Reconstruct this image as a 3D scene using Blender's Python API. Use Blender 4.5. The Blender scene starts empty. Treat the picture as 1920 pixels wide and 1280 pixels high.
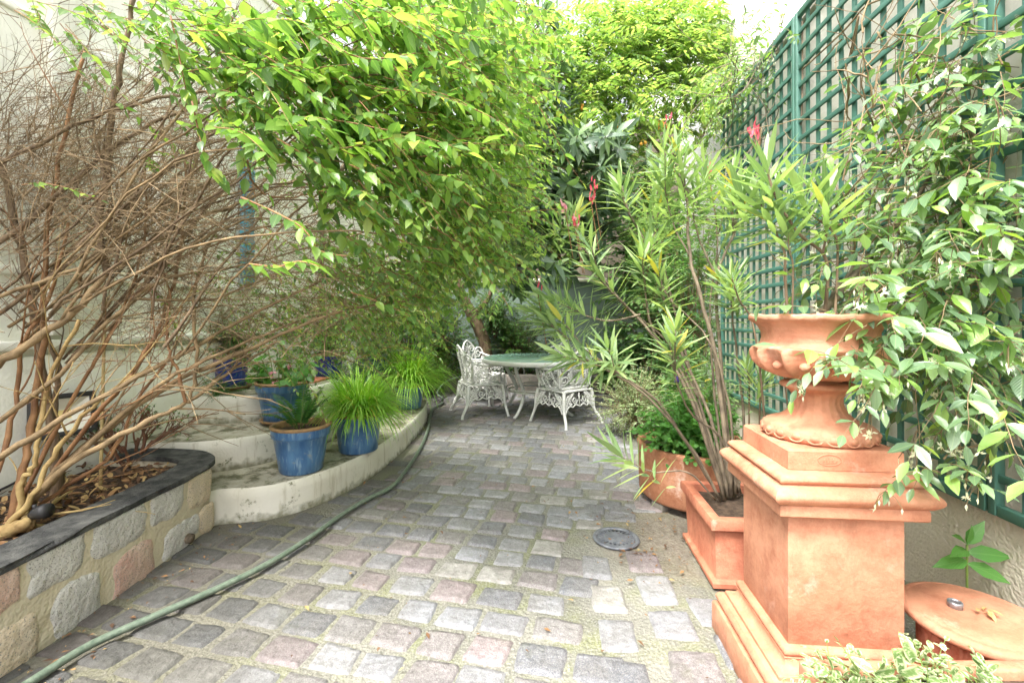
import bpy, bmesh, math, random
import numpy as np
from mathutils import Vector, Matrix, noise

R = random.Random(7)
PI = math.pi
scene = bpy.context.scene
COL = scene.collection
CAM_H, F, CX, HZ = 1.25, 853.0, 960.0, 595.0


def W(px, py, Y):
    """point at distance Y seen at photo pixel (px, py)"""
    return Vector(((px - CX) / F * Y, Y, CAM_H - (py - HZ) / F * Y))


def G(px, py, z=0.0):
    """point at height z seen at photo pixel (px, py)"""
    Y = F * (CAM_H - z) / (py - HZ)
    return Vector(((px - CX) / F * Y, Y, z))


AX = Vector((0.094, 1, 0)).normalized()      # long axis of the courtyard
AU = Vector((1, -0.094, 0)).normalized()
ROTZ = math.atan2(-0.094, 1)


def wall_x(Y):                               # face of the right boundary wall
    return 1.69 + 0.094 * Y


def house_x(Y):                              # face of the house on the left
    return -2.876 + 0.094 * Y


# ------------------------------------------------------------------ objects
MATS_OF = {}


def tag(o, label, cat, group=None, kind=None):
    o['label'] = label
    o['category'] = cat
    if group:
        o['group'] = group
    if kind:
        o['kind'] = kind
    return o


def thing(name, label, cat, loc=(0, 0, 0), rotz=0.0, group=None):
    o = bpy.data.objects.new(name, None)
    o.empty_display_size = 0.1
    COL.objects.link(o)
    o.location = loc
    o.rotation_euler = (0, 0, rotz)
    MATS_OF[o.name] = Matrix.Translation(Vector(loc)) @ Matrix.Rotation(rotz, 4, 'Z')
    return tag(o, label, cat, group)


def dup(root, loc, rotz=0.0, label=None, group=None, scale=None):
    def cp(o, parent):
        c = o.copy()
        COL.objects.link(c)
        if parent:
            c.parent = parent
        for ch in [x for x in bpy.data.objects if x.parent == o]:
            cp(ch, c)
        return c
    r = cp(root, None)
    r.location = loc
    r.rotation_euler = (0, 0, rotz)
    if scale:
        r.scale = scale
    if label:
        r['label'] = label
    if group:
        r['group'] = group
    return r


def link_mesh(me, name, mats, parent=None):
    o = bpy.data.objects.new(name, me)
    COL.objects.link(o)
    for m in (mats if isinstance(mats, (list, tuple)) else [mats]):
        me.materials.append(m)
    if parent:
        o.parent = parent
    return o


class MB:
    """collects shapes and links them as one mesh object"""

    def __init__(self):
        self.v, self.f, self.m, self.s = [], [], [], []

    def add(self, vs, fs, mi=0, smooth=True):
        b = len(self.v)
        self.v.extend([tuple(p) for p in vs])
        for f in fs:
            self.f.append([b + i for i in f])
            self.m.append(mi)
            self.s.append(smooth)

    def box(self, c, size, rotz=0.0, mi=0, bev=0.0):
        x, y, z = [s / 2 for s in size]
        rm = Matrix.Rotation(rotz, 3, 'Z')
        if bev <= 0:
            vs = [(sx * x, sy * y, sz * z) for sz in (-1, 1) for sx, sy in ((-1, -1), (1, -1), (1, 1), (-1, 1))]
            fs = [(3, 2, 1, 0), (4, 5, 6, 7), (0, 1, 5, 4), (1, 2, 6, 5), (2, 3, 7, 6), (3, 0, 4, 7)]
            self.add([Vector(c) + rm @ Vector(p) for p in vs], fs, mi, False)
        else:
            bm = bmesh.new()
            bmesh.ops.create_cube(bm, size=1.0)
            for v in bm.verts:
                v.co = Vector((v.co.x * 2 * x, v.co.y * 2 * y, v.co.z * 2 * z))
            bmesh.ops.bevel(bm, geom=bm.edges[:], offset=bev, segments=2, affect='EDGES', profile=0.5)
            bm.verts.index_update()
            self.add([Vector(c) + rm @ v.co for v in bm.verts], [[v.index for v in f.verts] for f in bm.faces], mi, True)
            bm.free()

    def tube(self, pts, radii, n=6, mi=0, cap=True, closed=False):
        pts = [Vector(p) for p in pts]
        k = len(pts)
        if not isinstance(radii, (list, tuple)):
            radii = [radii] * k
        vs, fs = [], []
        prev = None
        for i, p in enumerate(pts):
            if closed:
                t = pts[(i + 1) % k] - pts[i - 1]
            else:
                t = pts[min(i + 1, k - 1)] - pts[max(i - 1, 0)]
            if t.length < 1e-9:
                t = Vector((0, 0, 1))
            t.normalize()
            if prev is None:
                a = Vector((0, 0, 1)) if abs(t.z) < 0.9 else Vector((1, 0, 0))
                prev = (a - t * a.dot(t)).normalized()
            else:
                q = prev - t * prev.dot(t)
                prev = q.normalized() if q.length > 1e-6 else prev
            b = t.cross(prev)
            for j in range(n):
                an = 2 * PI * j / n
                vs.append(p + (prev * math.cos(an) + b * math.sin(an)) * radii[i])
        for i in range(k if closed else k - 1):
            i2 = (i + 1) % k
            for j in range(n):
                j2 = (j + 1) % n
                fs.append((i * n + j, i * n + j2, i2 * n + j2, i2 * n + j))
        if cap and not closed:
            fs.append(tuple(range(n - 1, -1, -1)))
            fs.append(tuple((k - 1) * n + j for j in range(n)))
        self.add(vs, fs, mi, True)

    def lathe(self, prof, c=(0, 0, 0), n=40, mi=0, mod=None, smooth=True):
        """prof: list of (r, z); mod(angle, r, z) -> (r, z)"""
        vs, fs = [], []
        for (r, z) in prof:
            for j in range(n):
                a = 2 * PI * j / n
                rr, zz = (r, z) if mod is None else mod(a, r, z)
                vs.append((c[0] + rr * math.cos(a), c[1] + rr * math.sin(a), c[2] + zz))
        for i in range(len(prof) - 1):
            for j in range(n):
                j2 = (j + 1) % n
                fs.append((i * n + j, i * n + j2, (i + 1) * n + j2, (i + 1) * n + j))
        self.add(vs, fs, mi, smooth)

    def prism(self, poly, z0, z1, mi=0, mi_top=None, sub=1):
        n = len(poly)
        vs = [(p[0], p[1], z0) for p in poly] + [(p[0], p[1], z1) for p in poly]
        self.add(vs, [(i, (i + 1) % n, n + (i + 1) % n, n + i) for i in range(n)], mi, False)
        self.add([(p[0], p[1], z1) for p in poly], [tuple(range(n))], mi if mi_top is None else mi_top, False)

    def build(self, name, mats, parent=None, world=True, root=None, sharp=None):
        me = bpy.data.meshes.new(name)
        vs = self.v
        rt = root or parent
        if world and rt is not None:
            if rt.name in MATS_OF:
                mi = MATS_OF[rt.name].inverted()
                vs = [tuple(mi @ Vector(p)) for p in vs]
        me.from_pydata(vs, [], self.f)
        me.polygons.foreach_set('material_index', self.m)
        me.polygons.foreach_set('use_smooth', self.s)
        me.update()
        if sharp:
            me.set_sharp_from_angle(angle=math.radians(sharp))
        return link_mesh(me, name, mats, parent)


# ------------------------------------------------------------------ leaves
TEMPL = {}


def templ(name, rows):
    """rows: list of (v, halfwidth); first and last are points"""
    vs, fs, uv = [], [], []
    vs.append((0, rows[0][0])); prev = [0]
    for (v, w) in rows[1:-1]:
        b = len(vs)
        vs += [(-w, v), (0, v), (w, v)]
        cur = [b, b + 1, b + 2]
        if len(prev) == 1:
            fs += [(prev[0], cur[1], cur[0]), (prev[0], cur[2], cur[1])]
        else:
            fs += [(prev[0], prev[1], cur[1], cur[0]), (prev[1], prev[2], cur[2], cur[1])]
        prev = cur
    b = len(vs)
    vs.append((0, rows[-1][0]))
    fs += [(prev[0], prev[1], b), (prev[1], prev[2], b)]
    TEMPL[name] = (np.array(vs, float), fs)


templ('ovate', [(0, 0), (.12, .26), (.35, .5), (.65, .36), (.86, .14), (1, 0)])
templ('lance', [(0, 0), (.2, .34), (.5, .5), (.8, .27), (1, 0)])
templ('small', [(0, 0), (.4, .5), (1, 0)])
templ('ellip', [(0, 0), (.25, .42), (.6, .48), (.85, .28), (1, 0)])
templ('round', [(0, 0), (.05, .38), (.4, .55), (.75, .42), (1, 0)])
templ('blade', [(0, .0), (.08, .4), (.35, .5), (.6, .45), (.85, .3), (1, 0)])


class Leaves:
    def __init__(self, kind):
        self.kind = kind
        self.p, self.d, self.n, self.L, self.Wd, self.c = [], [], [], [], [], []

    def add(self, p, d, n, L, Wd, curl=0.12):
        self.p.append((p[0], p[1], p[2])); self.d.append((d[0], d[1], d[2])); self.n.append((n[0], n[1], n[2]))
        self.L.append(L); self.Wd.append(Wd); self.c.append(curl)

    def build(self, name, mats, parent=None, fold=0.25, root=None):
        T, fs = TEMPL[self.kind]
        N = len(self.p); K = len(T)
        p = np.array(self.p); d = np.array(self.d); n = np.array(self.n)
        L = np.array(self.L)[:, None, None]; Wd = np.array(self.Wd)[:, None, None]; c = np.array(self.c)[:, None, None]
        d /= np.linalg.norm(d, axis=1, keepdims=True) + 1e-9
        n = n - d * np.sum(n * d, axis=1, keepdims=True)
        ln = np.linalg.norm(n, axis=1, keepdims=True)
        bad = (ln < 1e-3)[:, 0]
        n[bad] = np.cross(d[bad], np.array([.37, .71, .2]))
        n /= np.linalg.norm(n, axis=1, keepdims=True) + 1e-9
        s = np.cross(d, n)
        u = T[None, :, 0:1]; v = T[None, :, 1:2]
        P = p[:, None, :] + d[:, None, :] * L * v + s[:, None, :] * Wd * u \
            + n[:, None, :] * (fold * Wd * np.abs(u) - c * L * v * v)
        P = P.reshape(-1, 3)
        rt = root or parent
        if rt is not None and rt.name in MATS_OF:
            mi = np.array(MATS_OF[rt.name].inverted())
            P = P @ mi[:3, :3].T + mi[:3, 3]
        me = bpy.data.meshes.new(name)
        loops, starts, tot = [], [], []
        base = []
        for f in fs:
            starts.append(len(base)); tot.append(len(f)); base += list(f)
        base = np.array(base); nl = len(base)
        LI = (base[None, :] + (np.arange(N) * K)[:, None]).reshape(-1)
        ST = (np.array(starts)[None, :] + (np.arange(N) * nl)[:, None]).reshape(-1)
        me.vertices.add(N * K)
        me.vertices.foreach_set('co', P.astype(np.float32).reshape(-1))
        me.loops.add(len(LI)); me.loops.foreach_set('vertex_index', LI.astype(np.int32))
        me.polygons.add(len(ST)); me.polygons.foreach_set('loop_start', ST.astype(np.int32))
        me.polygons.foreach_set('use_smooth', np.ones(len(ST), bool))
        uvl = me.uv_layers.new(name='UVMap')
        uv = np.stack([T[:, 0] + .5, T[:, 1]], 1)[base]
        uvl.data.foreach_set('uv', np.tile(uv, (N, 1)).astype(np.float32).reshape(-1))
        me.update(calc_edges=True)
        me.validate()
        return link_mesh(me, name, mats, parent)


def rv(s=1.0):
    while True:
        v = Vector((R.uniform(-1, 1), R.uniform(-1, 1), R.uniform(-1, 1)))
        if v.length < 1:
            return v * s


def grow(p0, d0, length, seg=7, wander=0.25, grav=0.0):
    p = Vector(p0); d = Vector(d0).normalized()
    pts = [p.copy()]
    st = length / seg
    for i in range(seg):
        d = (d + rv(wander) + Vector((0, 0, -grav))).normalized()
        p = p + d * st
        pts.append(p.copy())
    return pts


def smooth_path(pts, k=5):
    """Catmull-Rom through the points"""
    pts = [Vector(p) for p in pts]
    out = []
    n = len(pts)
    for i in range(n - 1):
        p0 = pts[max(i - 1, 0)]; p1 = pts[i]; p2 = pts[i + 1]; p3 = pts[min(i + 2, n - 1)]
        for j in range(k):
            t = j / k
            out.append(0.5 * ((2 * p1) + (p2 - p0) * t + (2 * p0 - 5 * p1 + 4 * p2 - p3) * t * t + (3 * p1 - p0 - 3 * p2 + p3) * t ** 3))
    out.append(pts[-1])
    return out


def taper(k, r0, r1):
    return [r0 + (r1 - r0) * i / max(k - 1, 1) for i in range(k)]


def along(pts, t):
    k = len(pts) - 1
    x = min(max(t, 0), 1) * k
    i = min(int(x), k - 1)
    return pts[i].lerp(pts[i + 1], x - i), (pts[i + 1] - pts[i]).normalized()


UP = Vector((0, 0, 1))


def leafy_twig(tb, lb, p0, d0, length, r0, pairs, L, asp, wander=0.15, grav=0.06, hang=0.25, spread=0.75, start=0.12, upn=0.8):
    pts = grow(p0, d0, length, 6, wander, grav)
    if tb is not None:
        tb.tube(pts, taper(len(pts), r0, r0 * 0.35), 4, cap=False)
    for i in range(pairs):
        t = start + (1 - start) * (i + R.uniform(-.3, .3)) / pairs
        p, d = along(pts, t)
        side = d.cross(UP)
        if side.length < .1:
            side = Vector((1, 0, 0))
        side.normalize()
        if i % 2 and R.random() < .35:
            side = side.lerp(side.cross(d), .7)
        for sg in (-1, 1):
            if R.random() < .08:
                continue
            ld = d * (1.15 - spread) + side * sg * spread + rv(.2) + Vector((0, 0, -hang))
            nn = UP * upn + rv(.5)
            s = R.uniform(.5, 1.25) * (1 - .35 * max(0, t - .7) / .3)
            lb.add(p, ld, nn, L * s, L * s * asp * R.uniform(.85, 1.15), R.uniform(.02, .28))
    p, d = along(pts, 1)
    lb.add(p, d + rv(.2), UP + rv(.4), L * .8, L * .8 * asp, .1)
    return pts


def pinnate(tb, lb, p0, d0, length, pairs, L, asp, grav=0.12, droop=0.25):
    pts = grow(p0, d0, length, 5, .08, grav)
    if tb is not None:
        tb.tube(pts, taper(len(pts), .0022, .0012), 3, cap=False)
    roll = rv(.5)
    for i in range(pairs):
        t = .2 + .8 * i / (pairs - 1)
        p, d = along(pts, t)
        nrm = (UP + roll)
        side = d.cross(nrm)
        side.normalize()
        s = (.75 + .35 * math.sin(PI * min(1, t))) * R.uniform(.85, 1.1)
        for sg in (-1, 1):
            lb.add(p, d * .45 + side * sg * .8 + Vector((0, 0, -droop)) + rv(.12), nrm + rv(.25), L * s, L * s * asp, R.uniform(.05, .3))
    p, d = along(pts, 1)
    lb.add(p, d, UP + roll, L, L * asp, .1)
    return pts


# ------------------------------------------------------------------ materials
def new_mat(name):
    m = bpy.data.materials.new(name)
    m.use_nodes = True
    nt = m.node_tree
    b = nt.nodes['Principled BSDF']
    return m, nt, b


def nd(nt, t, **kw):
    n = nt.nodes.new(t)
    for k, v in kw.items():
        if k in n.inputs:
            n.inputs[k].default_value = v
        else:
            setattr(n, k, v)
    return n


def ramp(nt, stops, interp='LINEAR'):
    r = nt.nodes.new('ShaderNodeValToRGB')
    r.color_ramp.interpolation = interp
    e = r.color_ramp.elements
    while len(e) < len(stops):
        e.new(0.5)
    for i, (p, c) in enumerate(stops):
        e[i].position = p
        e[i].color = (c[0], c[1], c[2], 1) if not isinstance(c, (int, float)) else (c, c, c, 1)
    return r


def mixc(nt, fac, a, b, mode='MIX'):
    n = nt.nodes.new('ShaderNodeMix')
    n.data_type = 'RGBA'; n.blend_type = mode
    for sock, val in ((n.inputs[0], fac), (n.inputs[6], a), (n.inputs[7], b)):
        if hasattr(val, 'is_linked') or hasattr(val, 'node'):
            nt.links.new(val, sock)
        else:
            sock.default_value = val if isinstance(val, (int, float)) else (val[0], val[1], val[2], 1)
    return n.outputs[2]


def noise_fac(nt, scale, detail=4, lo=.4, hi=.6, vec=None, rough=.55):
    n = nd(nt, 'ShaderNodeTexNoise', Scale=scale, Detail=detail, Roughness=rough)
    if vec is not None:
        nt.links.new(vec, n.inputs['Vector'])
    r = ramp(nt, [(lo, 0.0), (hi, 1.0)])
    nt.links.new(n.outputs['Fac'], r.inputs['Fac'])
    return r.outputs['Color']


def coords(nt, scale=(1, 1, 1), which='Object'):
    tc = nt.nodes.new('ShaderNodeTexCoord')
    mp = nt.nodes.new('ShaderNodeMapping')
    mp.inputs['Scale'].default_value = scale
    nt.links.new(tc.outputs[which], mp.inputs['Vector'])
    return mp.outputs['Vector']


def bump(nt, b, height, strength=.3, dist=.01):
    n = nd(nt, 'ShaderNodeBump', Strength=strength, Distance=dist)
    nt.links.new(height, n.inputs['Height'])
    nt.links.new(n.outputs['Normal'], b.inputs['Normal'])


def leaf_mat(name, stops, trans, rough=.4, mix=.4, midrib=None, spec=.5, edge=None):
    """stops: colours over the random-per-leaf value"""
    m, nt, b = new_mat(name)
    geo = nt.nodes.new('ShaderNodeNewGeometry')
    r = ramp(nt, stops)
    nt.links.new(geo.outputs['Random Per Island'], r.inputs['Fac'])
    col = r.outputs['Color']
    uv = nt.nodes.new('ShaderNodeUVMap')
    sep = nt.nodes.new('ShaderNodeSeparateXYZ')
    nt.links.new(uv.outputs['UV'], sep.inputs['Vector'])
    ab = nd(nt, 'ShaderNodeMath', operation='SUBTRACT'); ab.inputs[1].default_value = .5
    nt.links.new(sep.outputs['X'], ab.inputs[0])
    ab2 = nd(nt, 'ShaderNodeMath', operation='ABSOLUTE')
    nt.links.new(ab.outputs[0], ab2.inputs[0])
    if midrib:
        rr = ramp(nt, [(.0, 1.0), (.05, 0.0)])
        nt.links.new(ab2.outputs[0], rr.inputs['Fac'])
        f = nd(nt, 'ShaderNodeMath', operation='MULTIPLY'); f.inputs[1].default_value = .55
        nt.links.new(rr.outputs['Color'], f.inputs[0])
        col = mixc(nt, f.outputs[0], col, midrib)
        # side veins
        ad = nd(nt, 'ShaderNodeMath', operation='SUBTRACT')
        nt.links.new(sep.outputs['Y'], ad.inputs[0]); nt.links.new(ab2.outputs[0], ad.inputs[1])
        sn = nd(nt, 'ShaderNodeMath', operation='MULTIPLY'); sn.inputs[1].default_value = 50
        nt.links.new(ad.outputs[0], sn.inputs[0])
        s2 = nd(nt, 'ShaderNodeMath', operation='SINE'); nt.links.new(sn.outputs[0], s2.inputs[0])
        bump(nt, b, s2.outputs[0], .25, .002)
    if edge:
        rr = ramp(nt, [(.2, 0.0), (.38, 1.0)])
        nt.links.new(ab2.outputs[0], rr.inputs['Fac'])
        f = noise_fac(nt, 60, 2, .5, .7)
        ff = nd(nt, 'ShaderNodeMath', operation='MAXIMUM'); nt.links.new(rr.outputs['Color'], ff.inputs[0]); nt.links.new(f, ff.inputs[1])
        col = mixc(nt, ff.outputs[0], col, edge)
    nt.links.new(col, b.inputs['Base Color'])
    b.inputs['Roughness'].default_value = rough
    b.inputs['Specular IOR Level'].default_value = spec
    tr = nt.nodes.new('ShaderNodeBsdfTranslucent')
    tcol = mixc(nt, 1.0, col, trans, 'MULTIPLY')
    nt.links.new(tcol, tr.inputs['Color'])
    mx = nt.nodes.new('ShaderNodeMixShader'); mx.inputs[0].default_value = mix
    nt.links.new(b.outputs[0], mx.inputs[1]); nt.links.new(tr.outputs[0], mx.inputs[2])
    nt.links.new(mx.outputs[0], nt.nodes['Material Output'].inputs['Surface'])
    return m


def simple(name, c1, c2=None, scale=8, rough=.7, bumps=0.0, bscale=60, lo=.35, hi=.65, metallic=0.0, vscale=(1, 1, 1), spec=.4):
    m, nt, b = new_mat(name)
    v = coords(nt, vscale)
    if c2:
        f = noise_fac(nt, scale, 6, lo, hi, v)
        nt.links.new(mixc(nt, f, c1, c2), b.inputs['Base Color'])
    else:
        b.inputs['Base Color'].default_value = (*c1, 1)
    b.inputs['Roughness'].default_value = rough
    b.inputs['Metallic'].default_value = metallic
    b.inputs['Specular IOR Level'].default_value = spec
    if bumps:
        n = nd(nt, 'ShaderNodeTexNoise', Scale=bscale, Detail=5)
        nt.links.new(v, n.inputs['Vector'])
        bump(nt, b, n.outputs['Fac'], bumps, .01)
    return m


M = {}
# foliage: real-world leaf colours, varied per leaf
M['shrub_leaf'] = leaf_mat('shrub_leaf', [(0, (.05, .12, .03)), (.3, (.095, .19, .045)), (.65, (.155, .275, .06)), (.92, (.23, .35, .08)), (1, (.33, .39, .09))], (2.0, 2.0, 1.1), .3, .5, (.2, .3, .08), .8)
M['wisteria_leaf'] = leaf_mat('wisteria_leaf', [(0, (.09, .18, .05)), (.4, (.16, .26, .07)), (.8, (.25, .35, .10)), (1, (.38, .42, .16))], (2.0, 2.0, 1.1), .42, .5)
M['loquat_leaf'] = leaf_mat('loquat_leaf', [(0, (.05, .095, .055)), (.6, (.09, .15, .08)), (.9, (.14, .22, .09)), (1, (.2, .3, .1))], (1.8, 2.0, 1.0), .36, .25, (.14, .2, .1), .55)
M['jasmine_leaf'] = leaf_mat('jasmine_leaf', [(0, (.085, .15, .08)), (.5, (.14, .235, .11)), (.8, (.21, .33, .12)), (.95, (.22, .38, .08)), (1, (.3, .44, .08))], (2.0, 2.1, .9), .26, .28, (.22, .32, .14), 1.0)
M['oleander_leaf'] = leaf_mat('oleander_leaf', [(0, (.14, .23, .105)), (.5, (.23, .335, .15)), (.85, (.32, .43, .19)), (.965, (.37, .47, .19)), (.985, (.5, .42, .07)), (1, (.52, .4, .06))], (1.7, 1.8, .9), .36, .32, (.3, .4, .16))
M['dark_leaf'] = leaf_mat('dark_leaf', [(0, (.025, .07, .02)), (.6, (.05, .125, .03)), (1, (.11, .21, .045))], (2.0, 2.2, 1.0), .4, .35)
M['ivy_leaf'] = leaf_mat('ivy_leaf', [(0, (.05, .12, .04)), (.6, (.09, .19, .06)), (1, (.16, .27, .08))], (1.8, 1.9, 1.0), .42, .35, (.2, .3, .12))
M['varieg_leaf'] = leaf_mat('varieg_leaf', [(0, (.09, .16, .05)), (1, (.17, .27, .09))], (1.6, 1.6, 1.0), .45, .3, None, .5, (.5, .54, .36))
M['fern_leaf'] = leaf_mat('fern_leaf', [(0, (.025, .095, .022)), (1, (.06, .17, .035))], (2.0, 2.0, 1.0), .5, .35)
M['pale_fern_leaf'] = leaf_mat('pale_fern_leaf', [(0, (.10, .17, .08)), (1, (.2, .28, .14))], (1.6, 1.6, 1.0), .5, .35)
M['grass_leaf'] = leaf_mat('grass_leaf', [(0, (.14, .31, .04)), (.6, (.27, .48, .07)), (.95, (.4, .58, .14)), (1, (.45, .36, .09))], (2.0, 2.0, .9), .38, .4)
M['big_leaf'] = leaf_mat('big_leaf', [(0, (.07, .2, .045)), (1, (.13, .31, .07))], (2.0, 2.1, .9), .32, .35, (.16, .3, .1))
M['dead_leaf'] = leaf_mat('dead_leaf', [(0, (.07, .035, .018)), (.4, (.16, .08, .035)), (.75, (.28, .15, .06)), (1, (.42, .3, .12))], (1, 1, 1), .75, .1)
M['petal_red'] = leaf_mat('petal_red', [(0, (.55, .06, .1)), (1, (.75, .14, .18))], (1.2, 1, 1), .5, .3)
M['petal_pink'] = leaf_mat('petal_pink', [(0, (.75, .28, .38)), (1, (.85, .45, .5))], (1, 1, 1), .5, .35)
M['petal_white'] = leaf_mat('petal_white', [(0, (.75, .78, .5)), (1, (.85, .85, .72))], (1, 1, 1), .5, .35)
M['petal_violet'] = leaf_mat('petal_violet', [(0, (.14, .05, .5)), (1, (.22, .1, .6))], (1, 1, 1), .5, .3)

M['bark'] = simple('bark', (.085, .055, .032), (.2, .14, .085), 30, .85, .5, 120, vscale=(1, 1, .3))
M['twig'] = simple('twig', (.11, .074, .036), (.30, .215, .12), 9, .8, .3, 200)
M['orange_stem'] = simple('orange_stem', (.15, .07, .03), (.30, .16, .07), 12, .7, .3, 200)
M['tan_stem'] = simple('tan_stem', (.12, .08, .04), (.30, .21, .11), 14, .75, .4, 150)
M['green_stem'] = simple('green_stem', (.1, .17, .04), (.2, .28, .06), 12, .5)
M['grey_stem'] = simple('grey_stem', (.11, .085, .06), (.24, .19, .13), 20, .8, .4, 150)
M['bamboo'] = simple('bamboo', (.45, .34, .15), (.33, .24, .1), 20, .5)
M['soil'] = simple('soil', (.035, .022, .014), (.09, .06, .04), 30, .95, .8, 90)


def terracotta(name, a=(.54, .2, .10), b2=(.68, .30, .17), white=.18, bstr=.25):
    m, nt, b = new_mat(name)
    v = coords(nt)
    col = mixc(nt, noise_fac(nt, 3.5, 6, .3, .7, v), a, b2)
    col = mixc(nt, noise_fac(nt, 12, 9, .42, .7, v, .75), col, (a[0] * .74, a[1] * .64, a[2] * .62))
    # lime bloom
    f = noise_fac(nt, 5.5, 8, .58, .78, coords(nt, (1, 1, .8)), .72)
    fm = nd(nt, 'ShaderNodeMath', operation='MULTIPLY'); fm.inputs[1].default_value = white * 3.6
    nt.links.new(f, fm.inputs[0])
    col = mixc(nt, fm.outputs[0], col, (.75, .58, .48))
    # dark weather stains
    g = noise_fac(nt, 8, 8, .56, .74, coords(nt, (1, 1, .35)), .75)
    gm = nd(nt, 'ShaderNodeMath', operation='MULTIPLY'); gm.inputs[1].default_value = .7
    nt.links.new(g, gm.inputs[0])
    col = mixc(nt, gm.outputs[0], col, (.19, .095, .055))
    mil = noise_fac(nt, 45, 8, .66, .74, v, .8)
    mi2 = noise_fac(nt, 4, 5, .5, .62, v)
    mm = nd(nt, 'ShaderNodeMath', operation='MULTIPLY'); nt.links.new(mil, mm.inputs[0]); nt.links.new(mi2, mm.inputs[1])
    col = mixc(nt, mm.outputs[0], col, (.06, .05, .035))
    nt.links.new(col, b.inputs['Base Color'])
    b.inputs['Roughness'].default_value = .72
    n = nd(nt, 'ShaderNodeTexNoise', Scale=38, Detail=12, Roughness=.68)
    nt.links.new(v, n.inputs['Vector'])
    bump(nt, b, n.outputs['Fac'], bstr * 2, .01)
    return m


M['terracotta'] = terracotta('terracotta', (.50, .21, .118), (.60, .295, .185))
M['terracotta_red'] = terracotta('terracotta_red', (.46, .15, .085), (.6, .25, .15), .25)
M['terracotta_old'] = terracotta('terracotta_old', (.42, .17, .085), (.58, .29, .17), .35, .4)


def glaze(name, a, b2, c3):
    m, nt, b = new_mat(name)
    v = coords(nt, (1, 1, .18))
    col = mixc(nt, noise_fac(nt, 22, 5, .35, .68, v), a, b2)
    col = mixc(nt, noise_fac(nt, 40, 4, .55, .75, v), col, c3)
    col = mixc(nt, noise_fac(nt, 16, 6, .62, .75, coords(nt)), col, (.3, .3, .24))
    nt.links.new(col, b.inputs['Base Color'])
    b.inputs['Roughness'].default_value = .3
    n = nd(nt, 'ShaderNodeTexNoise', Scale=30, Detail=3)
    bump(nt, b, n.outputs['Fac'], .12, .01)
    return m


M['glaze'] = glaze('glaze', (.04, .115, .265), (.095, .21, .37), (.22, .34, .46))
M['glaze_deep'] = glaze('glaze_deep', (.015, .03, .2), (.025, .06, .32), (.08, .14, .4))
M['pot_rim'] = simple('pot_rim', (.36, .22, .1), (.2, .13, .07), 25, .7, .3)


def plaster(name, base, dirt, moss, amount=.5, bstr=.3, foot=0):
    m, nt, b = new_mat(name)
    v = coords(nt)
    col = mixc(nt, noise_fac(nt, 2.2, 6, .35, .7, v), base, (base[0] * .82, base[1] * .81, base[2] * .76))
    streak = noise_fac(nt, 16, 6, .56, .75, coords(nt, (1, 1, .12)), .65)
    sm = nd(nt, 'ShaderNodeMath', operation='MULTIPLY'); sm.inputs[1].default_value = amount
    nt.links.new(streak, sm.inputs[0])
    col = mixc(nt, sm.outputs[0], col, dirt)
    spot = noise_fac(nt, 9, 8, .60, .68, v, .75)
    sp = nd(nt, 'ShaderNodeMath', operation='MULTIPLY'); sp.inputs[1].default_value = amount
    nt.links.new(spot, sp.inputs[0])
    col = mixc(nt, sp.outputs[0], col, moss)
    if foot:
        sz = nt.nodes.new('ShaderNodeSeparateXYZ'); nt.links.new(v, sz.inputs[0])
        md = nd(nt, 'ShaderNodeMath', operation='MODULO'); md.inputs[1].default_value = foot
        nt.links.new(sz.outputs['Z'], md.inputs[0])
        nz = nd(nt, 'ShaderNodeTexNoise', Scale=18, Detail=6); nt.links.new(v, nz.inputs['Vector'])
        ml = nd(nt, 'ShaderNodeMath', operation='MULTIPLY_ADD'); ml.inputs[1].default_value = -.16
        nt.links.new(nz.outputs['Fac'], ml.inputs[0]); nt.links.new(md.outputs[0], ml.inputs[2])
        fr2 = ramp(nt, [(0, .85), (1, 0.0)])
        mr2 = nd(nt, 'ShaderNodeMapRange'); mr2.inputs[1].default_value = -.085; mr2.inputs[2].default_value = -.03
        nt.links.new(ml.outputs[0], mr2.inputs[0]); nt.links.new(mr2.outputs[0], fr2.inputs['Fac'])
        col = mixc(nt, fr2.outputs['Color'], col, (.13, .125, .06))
    nt.links.new(col, b.inputs['Base Color'])
    b.inputs['Roughness'].default_value = .85
    n = nd(nt, 'ShaderNodeTexNoise', Scale=70, Detail=7)
    nt.links.new(v, n.inputs['Vector'])
    bump(nt, b, n.outputs['Fac'], bstr, .01)
    return m


M['white_plaster'] = plaster('white_plaster', (.88, .87, .78), (.6, .56, .42), (.3, .3, .18), .3)
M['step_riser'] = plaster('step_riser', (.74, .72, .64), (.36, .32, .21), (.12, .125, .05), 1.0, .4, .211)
M['step_top'] = plaster('step_top', (.42, .395, .31), (.22, .205, .12), (.09, .095, .035), .95, .5)
M['boundary_plaster'] = plaster('boundary_plaster', (.9, .85, .76), (.75, .68, .58), (.5, .44, .35), .4, .35)
M['stucco'] = plaster('stucco', (.64, .58, .49), (.42, .37, .29), (.35, .31, .24), .4, .9)
m, nt, b = new_mat('step_top')
v = coords(nt)
col = mixc(nt, noise_fac(nt, 3.5, 7, .35, .68, v, .65), (.50, .47, .38), (.30, .275, .2))
col = mixc(nt, noise_fac(nt, 5, 9, .47, .58, v, .72), col, (.115, .11, .06))
col = mixc(nt, noise_fac(nt, 9, 8, .60, .66, v, .75), col, (.10, .125, .04))
nt.links.new(col, b.inputs['Base Color']); b.inputs['Roughness'].default_value = .9
n1 = nd(nt, 'ShaderNodeTexNoise', Scale=45, Detail=9); nt.links.new(v, n1.inputs['Vector'])
bump(nt, b, n1.outputs['Fac'], .7, .015)
M['step_top'] = m
M['white_building'] = simple('white_building', (.86, .86, .84), (.82, .82, .8), 2, .8)
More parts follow.
